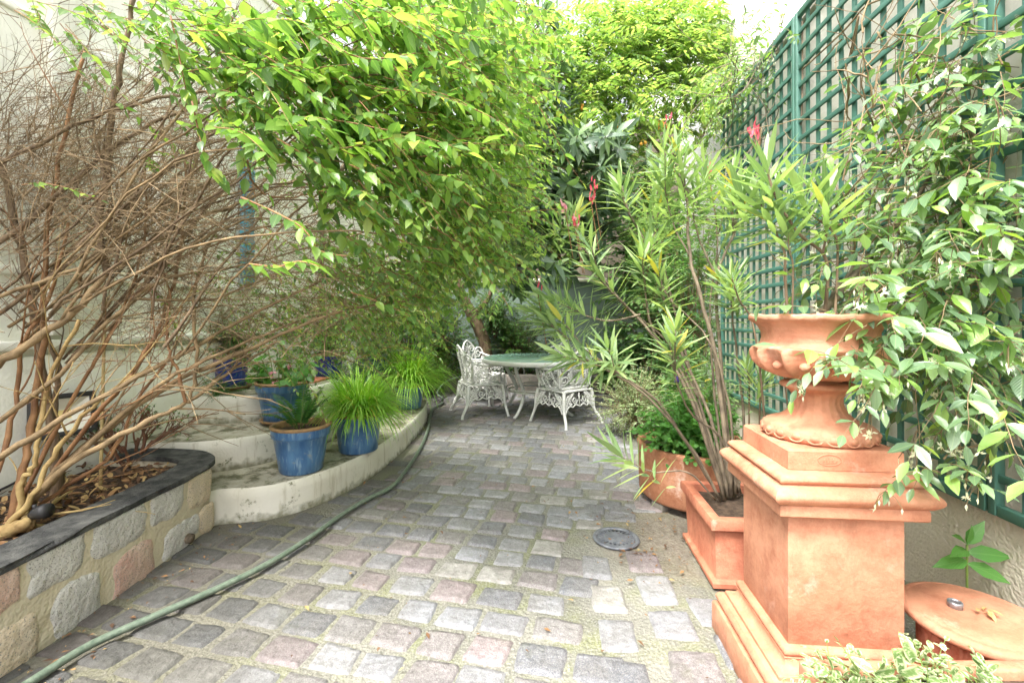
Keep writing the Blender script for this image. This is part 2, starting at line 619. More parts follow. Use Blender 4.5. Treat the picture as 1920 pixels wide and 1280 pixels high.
M['green_plaster'] = plaster('green_plaster', (.17, .23, .2), (.10, .14, .12), (.1, .17, .1), .6)
M['rubble'] = simple('rubble', (.22, .18, .135), (.12, .105, .08), 4, .9, .9, 12)
M['dark_stone'] = simple('dark_stone', (.13, .115, .1), (.22, .2, .17), 6, .9, .6, 20)
M['coping'] = simple('coping', (.03, .031, .031), (.125, .125, .115), 14, .95, 1.0, 110, .42, .75)
M['mortar_wall'] = plaster('mortar_wall', (.62, .56, .42), (.42, .36, .22), (.25, .26, .12), .8, .9)
M['shutter'] = simple('shutter', (.06, .25, .36), (.09, .32, .42), 10, .5)
M['window_glass'] = simple('window_glass', (.03, .04, .05), None, rough=.08)
M['iron'] = simple('iron', (.10, .11, .13), (.19, .20, .22), 30, .55, .3, 120, metallic=.2)
M['black'] = simple('black', (.02, .02, .022), (.03, .03, .03), 20, .5)
M['hose'] = simple('hose', (.085, .12, .085), (.16, .2, .15), 40, .4, .3, 220)
M['steel'] = simple('steel', (.45, .45, .47), (.3, .3, .32), 40, .4, .4, 100, metallic=.7)
M['reflector'] = simple('reflector', (.72, .7, .6), (.6, .58, .46), 10, .35)
M['amber'] = simple('amber', (.75, .6, .25), None, rough=.4)


def worn_paint(name, paint, under, lo, hi, scale=26, rough=.5):
    m, nt, b = new_mat(name)
    v = coords(nt)
    col = mixc(nt, noise_fac(nt, 3, 4, .3, .7, v), paint, (paint[0] * .72, paint[1] * .75, paint[2] * .75))
    f = noise_fac(nt, scale, 7, lo, hi, v, .7)
    nt.links.new(mixc(nt, f, col, under), b.inputs['Base Color'])
    b.inputs['Roughness'].default_value = rough
    bump(nt, b, f, .25, .004)
    return m


M['trellis'] = worn_paint('trellis', (.06, .16, .122), (.42, .36, .27), .66, .72)
M['white_iron'] = worn_paint('white_iron', (.74, .73, .70), (.4, .37, .31), .58, .72, 22, .5)
m, nt, b = new_mat('green_top')
col = mixc(nt, noise_fac(nt, 6, 5, .3, .7, coords(nt)), (.17, .34, .26), (.27, .44, .35))
nt.links.new(col, b.inputs['Base Color']); b.inputs['Roughness'].default_value = .16
M['green_top'] = m

# paving stones: colour per stone, granite speckle, moss and grime in patches
m, nt, b = new_mat('paving_stone')
geo = nt.nodes.new('ShaderNodeNewGeometry')
rr = ramp(nt, [(0, (.20, .215, .255)), (.13, (.35, .36, .40)), (.26, (.30, .285, .285)), (.36, (.47, .48, .51)), (.46, (.36, .28, .30)), (.54, (.55, .53, .49)), (.62, (.22, .23, .265)), (.70, (.42, .44, .49)), (.79, (.44, .345, .355)), (.87, (.30, .265, .27)), (.93, (.36, .37, .40)), (1, (.5, .51, .55))], 'CONSTANT')
nt.links.new(geo.outputs['Random Per Island'], rr.inputs['Fac'])
v = coords(nt)
col = mixc(nt, noise_fac(nt, 7, 5, .3, .72, v), rr.outputs['Color'], (.24, .215, .19))
hsv = mixc(nt, .55, rr.outputs['Color'], col)
spk = noise_fac(nt, 240, 2, .42, .62, v)
sp = nd(nt, 'ShaderNodeMath', operation='MULTIPLY'); sp.inputs[1].default_value = .42
nt.links.new(spk, sp.inputs[0])
col = mixc(nt, sp.outputs[0], hsv, (.62, .61, .58))
mo = noise_fac(nt, 4.5, 8, .56, .74, v, .7)
ms = nd(nt, 'ShaderNodeMath', operation='MULTIPLY'); ms.inputs[1].default_value = .55
nt.links.new(mo, ms.inputs[0])
col = mixc(nt, ms.outputs[0], col, (.16, .17, .075))
# damp grime that hugs the planter side of the yard
sx = nt.nodes.new('ShaderNodeSeparateXYZ'); nt.links.new(v, sx.inputs[0])
nn = nd(nt, 'ShaderNodeTexNoise', Scale=2.2, Detail=5); nt.links.new(v, nn.inputs['Vector'])
ad = nd(nt, 'ShaderNodeMath', operation='MULTIPLY_ADD'); ad.inputs[1].default_value = 1.3
nt.links.new(nn.outputs['Fac'], ad.inputs[0]); nt.links.new(sx.outputs['X'], ad.inputs[2])
gr = ramp(nt, [(0.0, .75), (1, 0.0)])
mr = nd(nt, 'ShaderNodeMapRange'); mr.inputs[1].default_value = -.62; mr.inputs[2].default_value = .4
nt.links.new(ad.outputs[0], mr.inputs[0]); nt.links.new(mr.outputs[0], gr.inputs['Fac'])
col = mixc(nt, gr.outputs['Color'], col, (.085, .08, .062))
big_ = noise_fac(nt, 1.5, 5, .3, .7, v)
col = mixc(nt, big_, mixc(nt, 1.0, col, (.74, .75, .76), 'MULTIPLY'), col)
blot = noise_fac(nt, 38, 7, .35, .68, v, .7)
col = mixc(nt, blot, mixc(nt, 1.0, col, (.46, .455, .45), 'MULTIPLY'), mixc(nt, 1.0, col, (.8, .8, .8), 'MULTIPLY'))
nt.links.new(col, b.inputs['Base Color']); b.inputs['Roughness'].default_value = .7
n1 = nd(nt, 'ShaderNodeTexNoise', Scale=34, Detail=10, Roughness=.65); nt.links.new(v, n1.inputs['Vector'])
bump(nt, b, n1.outputs['Fac'], .9, .014)
M['paving_stone'] = m

m, nt, b = new_mat('mortar')
v = coords(nt)
col = mixc(nt, noise_fac(nt, 3, 6, .3, .7, v), (.215, .21, .178), (.12, .12, .10))
col = mixc(nt, noise_fac(nt, 3.2, 8, .47, .70, v, .7), col, (.165, .18, .075))
col = mixc(nt, noise_fac(nt, 120, 3, .5, .75, v), col, (.32, .31, .27))
sx = nt.nodes.new('ShaderNodeSeparateXYZ'); nt.links.new(v, sx.inputs[0])
nn = nd(nt, 'ShaderNodeTexNoise', Scale=2.2, Detail=5); nt.links.new(v, nn.inputs['Vector'])
ad = nd(nt, 'ShaderNodeMath', operation='MULTIPLY_ADD'); ad.inputs[1].default_value = 1.3
nt.links.new(nn.outputs['Fac'], ad.inputs[0]); nt.links.new(sx.outputs['X'], ad.inputs[2])
gr = ramp(nt, [(0.0, .6), (1, 0.0)])
mr = nd(nt, 'ShaderNodeMapRange'); mr.inputs[1].default_value = -.62; mr.inputs[2].default_value = .3
nt.links.new(ad.outputs[0], mr.inputs[0]); nt.links.new(mr.outputs[0], gr.inputs['Fac'])
col = mixc(nt, gr.outputs['Color'], col, (.10, .09, .06))
vd = nd(nt, 'ShaderNodeVectorMath', operation='DISTANCE'); nt.links.new(v, vd.inputs[0]); vd.inputs[1].default_value = (.95, 2.55, 0)
n3 = nd(nt, 'ShaderNodeTexNoise', Scale=6, Detail=7); nt.links.new(v, n3.inputs['Vector'])
a3 = nd(nt, 'ShaderNodeMath', operation='MULTIPLY_ADD'); a3.inputs[1].default_value = .7; nt.links.new(n3.outputs['Fac'], a3.inputs[0]); nt.links.new(vd.outputs['Value'], a3.inputs[2])
r3 = ramp(nt, [(.55, .8), (.95, 0.0)]); nt.links.new(a3.outputs[0], r3.inputs['Fac'])
col = mixc(nt, r3.outputs['Color'], col, mixc(nt, noise_fac(nt, 30, 7, .35, .7, v), (.13, .105, .08), (.24, .215, .17)))
nt.links.new(col, b.inputs['Base Color']); b.inputs['Roughness'].default_value = .95
n1 = nd(nt, 'ShaderNodeTexNoise', Scale=60, Detail=8); nt.links.new(v, n1.inputs['Vector'])
bump(nt, b, n1.outputs['Fac'], .8, .02)
M['mortar'] = m

# face stones of the planter wall
m, nt, b = new_mat('face_stone')
geo = nt.nodes.new('ShaderNodeNewGeometry')
rr = ramp(nt, [(0, (.56, .55, .51)), (.3, (.46, .45, .42)), (.5, (.56, .50, .4)), (.66, (.45, .28, .22)), (.8, (.42, .42, .38)), (1, (.58, .44, .29))], 'CONSTANT')
nt.links.new(geo.outputs['Random Per Island'], rr.inputs['Fac'])
v = coords(nt)
col = mixc(nt, noise_fac(nt, 8, 6, .35, .75, v), rr.outputs['Color'], (.3, .27, .2))
spk = noise_fac(nt, 170, 2, .5, .6, v)
sp = nd(nt, 'ShaderNodeMath', operation='MULTIPLY'); sp.inputs[1].default_value = .5
nt.links.new(spk, sp.inputs[0]); col = mixc(nt, sp.outputs[0], col, (.15, .15, .14))
nt.links.new(col, b.inputs['Base Color']); b.inputs['Roughness'].default_value = .85
n1 = nd(nt, 'ShaderNodeTexNoise', Scale=50, Detail=8); nt.links.new(v, n1.inputs['Vector'])
bump(nt, b, n1.outputs['Fac'], .6, .012)
M['face_stone'] = m
for nm_, ca_, cb_ in (('granite_stone', (.60, .585, .54), (.44, .43, .40)), ('red_stone', (.50, .31, .25), (.58, .45, .36)), ('ochre_stone', (.62, .50, .34), (.54, .47, .36))):
    m, nt, b = new_mat(nm_)
    v = coords(nt)
    col = mixc(nt, noise_fac(nt, 8, 6, .35, .7, v), ca_, cb_)
    col = mixc(nt, noise_fac(nt, 170, 2, .56, .66, v), col, (.22, .215, .2))
    col = mixc(nt, noise_fac(nt, 11, 8, .6, .72, v, .75), col, (.27, .26, .15))
    nt.links.new(col, b.inputs['Base Color']); b.inputs['Roughness'].default_value = .88
    n1 = nd(nt, 'ShaderNodeTexNoise', Scale=40, Detail=10); nt.links.new(v, n1.inputs['Vector'])
    bump(nt, b, n1.outputs['Fac'], .9, .015)
    M[nm_] = m
# ================================================================== SETTING
def flat_sheet(name, x0, x1, y0, y1, nx, ny, mat_, hfun):
    xs = np.linspace(x0, x1, nx); ys = np.linspace(y0, y1, ny)
    vs = [(x, y, hfun(x, y)) for y in ys for x in xs]
    fs = [(j * nx + i, j * nx + i + 1, (j + 1) * nx + i + 1, (j + 1) * nx + i) for j in range(ny - 1) for i in range(nx - 1)]
    mb = MB(); mb.add(vs, fs); return mb.build(name, mat_)


gr_ = flat_sheet('ground', -60, 60, -40, 90, 2, 2, M['mortar'], lambda x, y: -0.03)
gr_['kind'] = 'structure'


def gh(x, y):
    return 0.005 * noise.noise(Vector((x * 3.1, y * 3.1, 0))) + .003 * noise.noise(Vector((x * 14, y * 14, 3)))


js = flat_sheet('joint_bed', -2.2, 2.6, .5, 8.6, 120, 200, M['mortar'], gh)
js['kind'] = 'structure'

STEP1 = [(-1.795, 2.60), (-1.78, 2.735), (-1.513, 2.806), (-1.286, 3.046), (-1.13, 3.44), (-1.037, 4.02), (-1.0, 4.74), (-1.02, 5.4), (-1.12, 5.85), (-1.4, 6.05), (-2.3, 6.1)]

def inside(poly, x, y):
    c = False
    for i in range(len(poly)):
        (x1, y1), (x2, y2) = poly[i - 1], poly[i]
        if (y1 > y) != (y2 > y) and x < (x2 - x1) * (y - y1) / (y2 - y1) + x1:
            c = not c
    return c


STEPP = [(x + .06, y - .06) for x, y in STEP1] + [(-2.5, 6.1), (-2.6, 2.6)]
# paving: one mesh of individually rounded stones
pm = MB()


def stone(c, ux, uy, lx, ly, h):
    jit = [Vector((R.uniform(-1, 1) * .012, R.uniform(-1, 1) * .010, 0)) for _ in range(4)]
    nx, ny = 10, 8
    vs, tilt = [], (R.uniform(-.03, .03), R.uniform(-.03, .03))
    sd = R.uniform(0, 99)
    for j in range(ny):
        for i in range(nx):
            u = -1 + 2 * i / (nx - 1); w = -1 + 2 * j / (ny - 1)
            u = math.copysign(abs(u) ** .55, u); w = math.copysign(abs(w) ** .55, w)
            # rounded-corner mapping
            k = 1 - .05 * (u * u * w * w) ** 1.0
            jj = (jit[0] * (1 - u) * (1 - w) + jit[1] * (1 + u) * (1 - w) + jit[2] * (1 + u) * (1 + w) + jit[3] * (1 - u) * (1 + w)) / 4
            x = u * lx / 2 * k + jj.x; y = w * ly / 2 * k + jj.y
            edge = max(abs(u), abs(w))
            w2 = noise.noise(Vector((u * 3.1 + sd, w * 3.1, sd + 7)))
            x += .007 * w2 * edge; y += .006 * noise.noise(Vector((u * 3.1 + sd, w * 3.1, sd + 17))) * edge
            ww = noise.noise(Vector((u * 2 + sd, w * 2, sd)))
            if edge > .99:
                z = -.012
                pass
            else:
                z = h * (1 - .4 * edge ** 8) + .0035 * ww + tilt[0] * x + tilt[1] * y
            p = c + ux * x + uy * y
            vs.append((p.x, p.y, z))
    fs = [(j * nx + i, j * nx + i + 1, (j + 1) * nx + i + 1, (j + 1) * nx + i) for j in range(ny - 1) for i in range(nx - 1)]
    pm.add(vs, fs)


rowd = Vector((1, -.235, 0)).normalized(); rowp = Vector((.235, 1, 0)).normalized()
DRAIN = Vector((.585, 2.557, 0))
TUB = Vector((1.27, 3.12, 0))
for r_ in range(-8, 62):
    off = R.uniform(-.05, .05) + (.1 if r_ % 2 else 0)
    a = -3.2 + off
    wob = R.uniform(0, 9)
    while a < 3.4:
        ln = R.choice([.15, .165, .175, .18, .19, .2])
        ce = rowp * (r_ * .162 + .5) + rowd * (a + ln / 2) + rowp * (.012 * math.sin(a * 1.7 + wob))
        a += ln + R.uniform(.007, .02)
        x, y = ce.x, ce.y
        lim = .325 if y < 2.45 else (.325 + (y - 2.45) * 1.1 if y < 3.2 else 1.05 + .094 * (y - 3))
        if y < .7 or y > 8.3 or x > lim or x < -1.95:
            continue
        if y > 2.6 and inside(STEPP, x, y):
            continue
        if (ce - DRAIN).length < .2:
            continue
        stone(ce, rowd, rowp, ln, .148 + R.uniform(-.018, .008), R.uniform(.006, .014))
# two runners along the gutter, laid lengthwise
for (x0, wd, ya, yb) in ((.42, .155, .8, 2.38), (.655, .175, .8, 2.3), (.835, .13, .9, 2.0)):
    y = ya
    while y < yb:
        ln = R.uniform(.17, .235)
        c = Vector((x0 + .02 * (y - 2) + R.uniform(-.012, .012), y + ln / 2, 0))
        stone(c, AU, AX, wd + R.uniform(-.015, .01), ln, R.uniform(.008, .018))
        y += ln + .03
for (px, py, s) in ((1115, 870 + 85, .13), (1090, 968, .15), (1165, 958, .14), (1215, 950, .16), (1225, 905, .15), (1180, 915, .14)):
    stone(G(px, py), rowd, rowp, s * 1.2, s, .014)
pv = pm.build('paving', M['paving_stone'])
pv['kind'] = 'structure'

# fallen leaves: scattered dead bits, nobody could count them
lt = Leaves('small')
for i in range(520):
    k = R.random()
    if k < .22:
        p = Vector((R.uniform(-1.76, -1.5), R.uniform(1.2, 2.75), 0.02))
    elif k < .6:
        p = DRAIN + Vector((R.gauss(.25, .22), R.gauss(-.05, .25), .02))
    else:
        p = Vector((R.uniform(-1.2, 1.0), R.uniform(1.2, 6.5), .024))
    d = rv(); d.z *= .15
    s = R.choice([.008, .010, .014, .016, .022, .032])
    lt.add(p, d, UP + rv(.3), s, s * .5, R.uniform(0, .3))
o = lt.build('fallen_leaves', M['dead_leaf']); tag(o, 'dry brown leaf bits scattered on the paving by wall and drain', 'leaf litter', kind='stuff')

# ------------------------------------------------ right boundary wall + trellis
wt = thing('boundary_wall', 'cream rendered boundary wall behind the green trellis', 'wall', (wall_x(3), 3, 0), ROTZ)
mb = MB(); p0 = Vector((wall_x(-1) + .1, -1, 0)); L_ = 5.72 / AX.y
mid = Vector((wall_x(1.86) + .1, 1.86, 0))
mb.box(mid + Vector((0.03, 0, 1.90)), (.2, L_, 2.76), ROTZ); mb.build('upper_wall', M['boundary_plaster'], wt)
mb = MB(); mb.box(mid + Vector((0.0, 0, .235)), (.235, L_, .53), ROTZ); mb.build('wall_base', M['stucco'], wt)
mb = MB(); mb.box(mid + Vector((0.035, 0, .51)), (.235, L_ - .01, .024), ROTZ, bev=.006); mb.build('ledge', M['stucco'], wt)
mb = MB(); mb.box(mid + Vector((.03, 0, 3.305)), (.26, L_, .05), ROTZ, bev=.01); mb.build('wall_cap', M['stucco'], wt)


def trellis_panel(ya, yb, label):
    t = thing('trellis_panel', label, 'trellis', (wall_x((ya + yb) / 2) - .03, (ya + yb) / 2, .52), ROTZ, 'green trellis panels on the right wall')
    z0, z1 = .535, 3.29
    h, v, fr = MB(), MB(), MB()
    n = int(round((yb - ya) / .119))

    def pt(y, off):
        return Vector((wall_x(y), y, 0)) - AU * off
    for i in range(1, n):
        y = ya + (yb - ya) * i / n + R.uniform(-.004, .004)
        v.box(pt(y, .028) + Vector((0, 0, (z0 + z1) / 2)), (.011, .03, z1 - z0), ROTZ)
    m_ = int(round((z1 - z0) / .12))
    for i in range(1, m_):
        z = z0 + (z1 - z0) * i / m_ + R.uniform(-.003, .003)
        h.box(pt((ya + yb) / 2, .041) + Vector((0, 0, z)), (.013, (yb - ya) / AX.y - .05, .03), ROTZ, bev=.002)
    for y in (ya + .0155, yb - .0155):
        fr.box(pt(y, .040) + Vector((0, 0, (z0 + z1) / 2)), (.036, .031, z1 - z0 + .04), ROTZ, bev=.003)
    for z in (z0, z1):
        fr.box(pt((ya + yb) / 2, .040) + Vector((0, 0, z)), (.03, (yb - ya) / AX.y - .066, .042), ROTZ, bev=.003)
    v.build('upright_laths', M['trellis'], t); h.build('cross_laths', M['trellis'], t); fr.build('frame', M['trellis'], t)


trellis_panel(3.105, 4.48, 'farthest green trellis panel, behind the tall oleander in planter')
trellis_panel(1.722, 3.095, 'middle green trellis panel, directly behind the terracotta urn')
trellis_panel(.34, 1.712, 'nearest green trellis panel with flaking paint at right edge')

# ------------------------------------------------ house on the left
hs = thing('house', 'white rendered house wall with blue shutter behind bare twigs', 'house', (house_x(3), 3, 0), ROTZ)
mb = MB(); hm = Vector((house_x(5.0) - .15, 5.0, 0))
mb.box(hm + Vector((0, 0, 2.3)), (.3, 9.6, 4.6), ROTZ); mb.build('wall', M['white_plaster'], hs)
mb = MB(); mb.box(hm + Vector((.165, 0, .53)), (.05, 9.6, 1.02), ROTZ, bev=.008); mb.build('plinth_band', M['white_plaster'], hs)
mb = MB(); mb.box(hm + Vector((.175, 0, 1.1)), (.09, 9.6, .05), ROTZ, bev=.008); mb.build('string_course', M['white_plaster'], hs)
for i, z in enumerate((1.5, 2.9, 4.4)):
    mb = MB(); mb.box(hm + Vector((.156, 0, z)), (.03, 9.5, .05), ROTZ, bev=.01); mb.build('moulding', M['white_plaster'], hs)
for y in (1.9, 2.6, 3.3):
    mb = MB(); mb.box(Vector((house_x(y) + .035, y, 3.2)), (.09, .13, 4.1), ROTZ, bev=.008); mb.build('pilaster', M['white_plaster'], hs)
for yc, wd_, za, zb in ((4.18, .15, 1.5, 2.8),):
    c = Vector((house_x(yc) + .05, yc, (za + zb) / 2))
    mb = MB(); mb.box(c, (.04, wd_, zb - za), ROTZ, bev=.006)
    for j in range(int((zb - za) / .072) - 1):
        mb.box(c + Vector((.024, 0, za - c.z + .08 + j * .072)), (.018, wd_ * .8, .035), ROTZ)
    mb.build('shutter', M['shutter'], hs)

# ------------------------------------------------ steps
st = thing('garden_steps', 'curved white plastered steps with mossy treads below the house', 'steps', (-1.8, 4.3, 0))


def curve2(pts, k=6):
    return [(p.x, p.y) for p in smooth_path([Vector((x, y, 0)) for x, y in pts], k)]


def step(name, pts, z0, z1, closing, lip=.0):
    c = curve2(pts)
    poly = c + closing
    mb_ = MB()
    n = len(poly)
    rows = 5
    vs = []
    for k in range(rows):
        z = z0 + (z1 - .012 - z0) * k / (rows - 1)
        for (x, y) in poly:
            q = noise.noise(Vector((x * 4, y * 4, z * 5))) * .006
            vs.append((x + q, y + q, z))
    # worn arris
    cen = Vector((-2.6, 4.6, 0))
    for (x, y) in poly:
        d_ = (cen - Vector((x, y, 0))).normalized() * .016
        q = noise.noise(Vector((x * 9, y * 9, 1))) * .005
        vs.append((x + d_.x, y + d_.y, z1 + q))
    fs = [(k * n + i, k * n + (i + 1) % n, (k + 1) * n + (i + 1) % n, (k + 1) * n + i) for k in range(rows) for i in range(n)]
    mb_.add(vs, fs, 0, True)
    mb_.add(vs[-n:], [tuple(range(n))], 1, False)
    mb_.build('step', [M['step_riser'], M['step_top']], st)


step('step', STEP1, -.02, .21, [(-2.5, 6.1), (-2.6, 2.9)])
step('step', [(-2.3, 3.0), (-1.955, 3.08), (-1.72, 3.3), (-1.55, 3.7), (-1.47, 4.2), (-1.45, 5.0), (-1.5, 5.6)], .20, .42, [(-2.45, 5.7), (-2.56, 3.0)])
step('step', [(-2.5, 3.52), (-2.12, 3.58), (-1.93, 3.78), (-1.78, 4.1), (-1.72, 4.5), (-1.75, 4.85)], .41, .635, [(-2.42, 4.9), (-2.54, 3.5)])
mb = MB(); mb.box((-1.98, 4.42, .645), (.3, .3, .02), ROTZ, bev=.004); mb.build('tile', M['terracotta_red'], st)

# ------------------------------------------------ raised planter at left
pw = thing('raised_planter', 'raised planter wall of mixed stones with charcoal coping', 'planter', (-1.85, 2.0, 0))
XP = -1.77
path = [(-1.845, .3), (-1.845, 1.2), (-1.845, 2.0), (-1.845, 2.5), (-1.87, 2.68), (-1.95, 2.80), (-2.08, 2.87), (-2.3, 2.9), (-2.5, 2.9)]
pc = curve2(path, 6)


def offset(pc, d):
    out = []
    for i, p in enumerate(pc):
        a = Vector(pc[max(i - 1, 0)]); b = Vector(pc[min(i + 1, len(pc) - 1)])
        t = (b - a).normalized(); out.append((p[0] + t.y * d, p[1] - t.x * d))
    return out


def band(mb_, pc, hw, z0, z1, wob=.0, rows=4):
    o_, i_ = offset(pc, hw), offset(pc, -hw)
    n = len(pc)
    cols = []
    for k in range(n):
        q = lambda s: noise.noise(Vector((pc[k][0] * 6 + s, pc[k][1] * 6, s))) * wob
        col = []
        for r in range(rows):
            z = z0 + (z1 - z0) * r / (rows - 1)
            col.append((o_[k][0] + q(r), o_[k][1], z))
        for r in range(rows):
            z = z1 + (z0 - z1) * r / (rows - 1)
            col.append((i_[k][0] + q(r + 7), i_[k][1], z))
        cols.append(col)
    m2 = 2 * rows
    vs = [p for c in cols for p in c]
    fs = [(k * m2 + r, (k + 1) * m2 + r, (k + 1) * m2 + (r + 1) % m2, k * m2 + (r + 1) % m2) for k in range(n - 1) for r in range(m2)]
    mb_.add(vs, fs, 0, False)


mb = MB(); band(mb, pc, .075, -.02, .365, .006, 8)
# stones bedded in the face, at the places the photo shows them
def face_stone(px, py, wpx, hpx, mi=1, extra=None):
    if extra:
        Y, z, ww, hh = extra
    else:
        Y = XP * F / (px - CX); z = CAM_H - (py - HZ) / F * Y
        ya = XP * F / (px - wpx / 2 - CX); yb = XP * F / (px + wpx / 2 - CX)
        ww = abs(yb - ya); hh = hpx / F * Y
    vs = []; n = 40; sd = R.uniform(0, 50)
    for ring, (s, dx) in enumerate(((1.03, -.003), (.97, .003), (.75, .0075), (.35, .008))):
        for k in range(n):
            a = 2 * PI * k / n
            ca, sa = math.cos(a), math.sin(a)
            e = (abs(ca) ** 4.5 + abs(sa) ** 4.5) ** (-1 / 4.5)
            e *= 1 + .17 * noise.noise(Vector((ca * 1.6 + sd, sa * 1.6, sd))) + .07 * noise.noise(Vector((ca * 5 + sd, sa * 5, sd)))
            vs.append((XP + dx + .002 * noise.noise(Vector((ca * 4 + sd, sa * 4, s * 5))), Y + ca * e * ww / 2 * s, min(z + sa * e * hh / 2 * s, .361)))
    vs.append((XP + .008, Y, z))
    fs = [(r * n + k, r * n + (k + 1) % n, (r + 1) * n + (k + 1) % n, (r + 1) * n + k) for r in range(3) for k in range(n)]
    fs += [(3 * n + k, 3 * n + (k + 1) % n, 4 * n) for k in range(n)]
    mb.add(vs, fs, mi, True)


for s_ in ((108, 1048, 108, 96, 1), (228, 985, 94, 92, 1), (313, 938, 62, 74, 1), (252, 1070, 80, 96, 2), (146, 1132, 88, 98, 1), (333, 1010, 56, 58, 1), (32, 1212, 80, 100, 3), (8, 1105, 60, 84, 2), (375, 915, 46, 60, 3), (388, 972, 26, 50, 3), (362, 985, 22, 36, 1)):
    face_stone(*s_)
for e_ in ((1.42, .26, .16, .12), (1.36, .1, .15, .13), (1.2, .27, .17, .13), (1.12, .11, .18, .12), (.95, .25, .18, .14), (.85, .1, .16, .12)):
    face_stone(0, 0, 0, 0, R.choice([1, 1, 2, 3]), e_)
mb.build('stone_wall', [M['mortar_wall'], M['granite_stone'], M['red_stone'], M['ochre_stone']], pw)
mb = MB(); band(mb, pc, .088, .365, .392, .016, 3); mb.build('coping', M['coping'], pw)
mb = MB()
poly = [(-1.89, .3)] + [(x, y) for x, y in offset(pc, -.06) if y < 2.86] + [(-2.5, 2.85), (-2.7, .3)]
vs = []
for i in range(14):
    for j in range(60):
        x = -2.72 + .86 * i / 13; y = .3 + 2.56 * j / 59
        vs.append((x, y, .325 + .02 * noise.noise(Vector((x * 5, y * 5, 0))) + .01 * noise.noise(Vector((x * 19, y * 19, 0)))))
mb.add(vs, [(i * 60 + j, (i + 1) * 60 + j, (i + 1) * 60 + j + 1, i * 60 + j + 1) for i in range(13) for j in range(59) if not (vs[(i + 1) * 60 + j][1] > 2.6 and vs[(i + 1) * 60 + j][0] > -2.02)])
mb.build('soil', M['soil'], pw)
p = G(372, 1018, .02); p.x = XP
mb = MB(); mb.tube([p + Vector((-.1, 0, .035)), p + Vector((.03, -.01, .03))], .026, 14, cap=False); mb.tube([p + Vector((.03, -.01, .03)), p + Vector((-.06, 0, .032))], .02, 14); mb.build('drain_pipe', M['grey_stem'], pw)
lt = Leaves('ellip')
for i in range(1500):
    y = R.uniform(.8, 2.78); x = R.uniform(-2.6, -1.93)
    d = rv(); d.z *= .3
    s = R.uniform(.02, .055)
    lt.add((x, y, .343 + R.uniform(-.005, .03)), d, UP + rv(.6), s, s * .5, R.uniform(-.3, .4))
o = lt.build('leaf_mulch', M['dead_leaf']); tag(o, 'brown leaf mulch covering the soil of the raised planter', 'leaf litter', kind='stuff')

# ------------------------------------------------ back of the yard
bw = thing('back_wall', 'greyish green rendered garden wall behind the dining table', 'wall', (.6, 8.4, 0), ROTZ)
mb = MB(); mb.box((.6, 8.5, .95), (8, .2, 1.9), ROTZ); mb.build('wall', M['green_plaster'], bw)
mb = MB(); mb.box((.6, 8.48, 1.93), (8, .3, .06), ROTZ, bev=.01); mb.build('wall_cap', M['boundary_plaster'], bw)
rw = thing('rubble_wall', 'tall old rubble wall overgrown by wisteria at the back', 'wall', (1, 9.6, 0), ROTZ)
mb = MB(); mb.box((1.3, 9.7, 2.6), (7.0, .35, 5.2), ROTZ); mb.build('wall', M['rubble'], rw)
mb = MB(); mb.box((1.3, 9.68, 5.24), (7.0, .5, .08), ROTZ, bev=.02); mb.build('wall_cap', M['stucco'], rw)
bed = thing('stone_bed', 'low dark stone edged bed behind the dining table', 'planting bed', (0, 7.7, 0), ROTZ)
mb = MB(); mb.box((.3, 7.55, .14), (4.6, .16, .32), ROTZ, bev=.015); mb.build('edging', M['dark_stone'], bed)
mb = MB(); mb.box((.3, 8.0, .12), (4.6, .75, .3), ROTZ); mb.build('soil', M['soil'], bed)
bd = thing('neighbouring_house', 'plain white house rising above the trellis wall', 'house', (5.6, 8.2, 0), 0)
mb = MB(); mb.box((3.45 + 2.5, 9.5, 4.5), (5, 5, 9)); mb.build('wall', M['white_building'], bd)
bd2 = thing('far_house', 'white house top with thin dark gutter beyond the wisteria', 'house', (5.2, 16, 0), 0)
mb = MB(); mb.box((7.4, 17, 6), (4.6, 2, 12)); mb.build('wall', M['white_building'], bd2)
a_ = W(1298, 28, 15.9); b_ = W(1322, 29, 15.9); c_ = W(1332, -20, 15.9)
mb = MB(); mb.tube([a_, b_, c_], .04, 6); mb.build('gutter', M['iron'], bd2)

# ================================================================== HARD OBJECTS
# pedestal
F0 = Vector((.856, 1.41, 0)); PW = .334
PC = F0 + (AU + AX) * (PW / 2)
ped = thing('pedestal', 'square moulded terracotta pedestal carrying the urn', 'pedestal', PC, ROTZ)


def sq_profile(name, prof, mat_, parent, bev=.004):
    """square mouldings: (half extra projection, z) swept round the body square"""
    mb_ = MB()
    n = len(prof)
    vs = []
    sub = 8
    for (pr, z) in prof:
        h = PW / 2 + pr
        cs = [(-h, -h), (h, -h), (h, h), (-h, h)]
        for k in range(4):
            a, b2 = cs[k], cs[(k + 1) % 4]
            for j in range(sub):
                t = j / sub
                q = noise.noise(Vector((a[0] + t * 3 + k * 5, z * 9, pr * 20))) * .0016
                vs.append(PC + AU * (a[0] + (b2[0] - a[0]) * t) * (1 + q) + AX * (a[1] + (b2[1] - a[1]) * t) * (1 + q) + Vector((0, 0, z)))
    m_ = 4 * sub
    fs = [(i * m_ + j, i * m_ + (j + 1) % m_, (i + 1) * m_ + (j + 1) % m_, (i + 1) * m_ + j) for i in range(n - 1) for j in range(m_)]
    fs.append(tuple(range(m_ - 1, -1, -1))); fs.append(tuple((n - 1) * m_ + j for j in range(m_)))
    mb_.add(vs, fs, 0, True)
    o_ = mb_.build(name, mat_, parent, sharp=38)
    return o_


def torus_prof(p, z0, z1, bul, k=7):
    return [(p + bul * math.sin(PI * i / k) - 0.0, z0 + (z1 - z0) * i / k) for i in range(k + 1)]


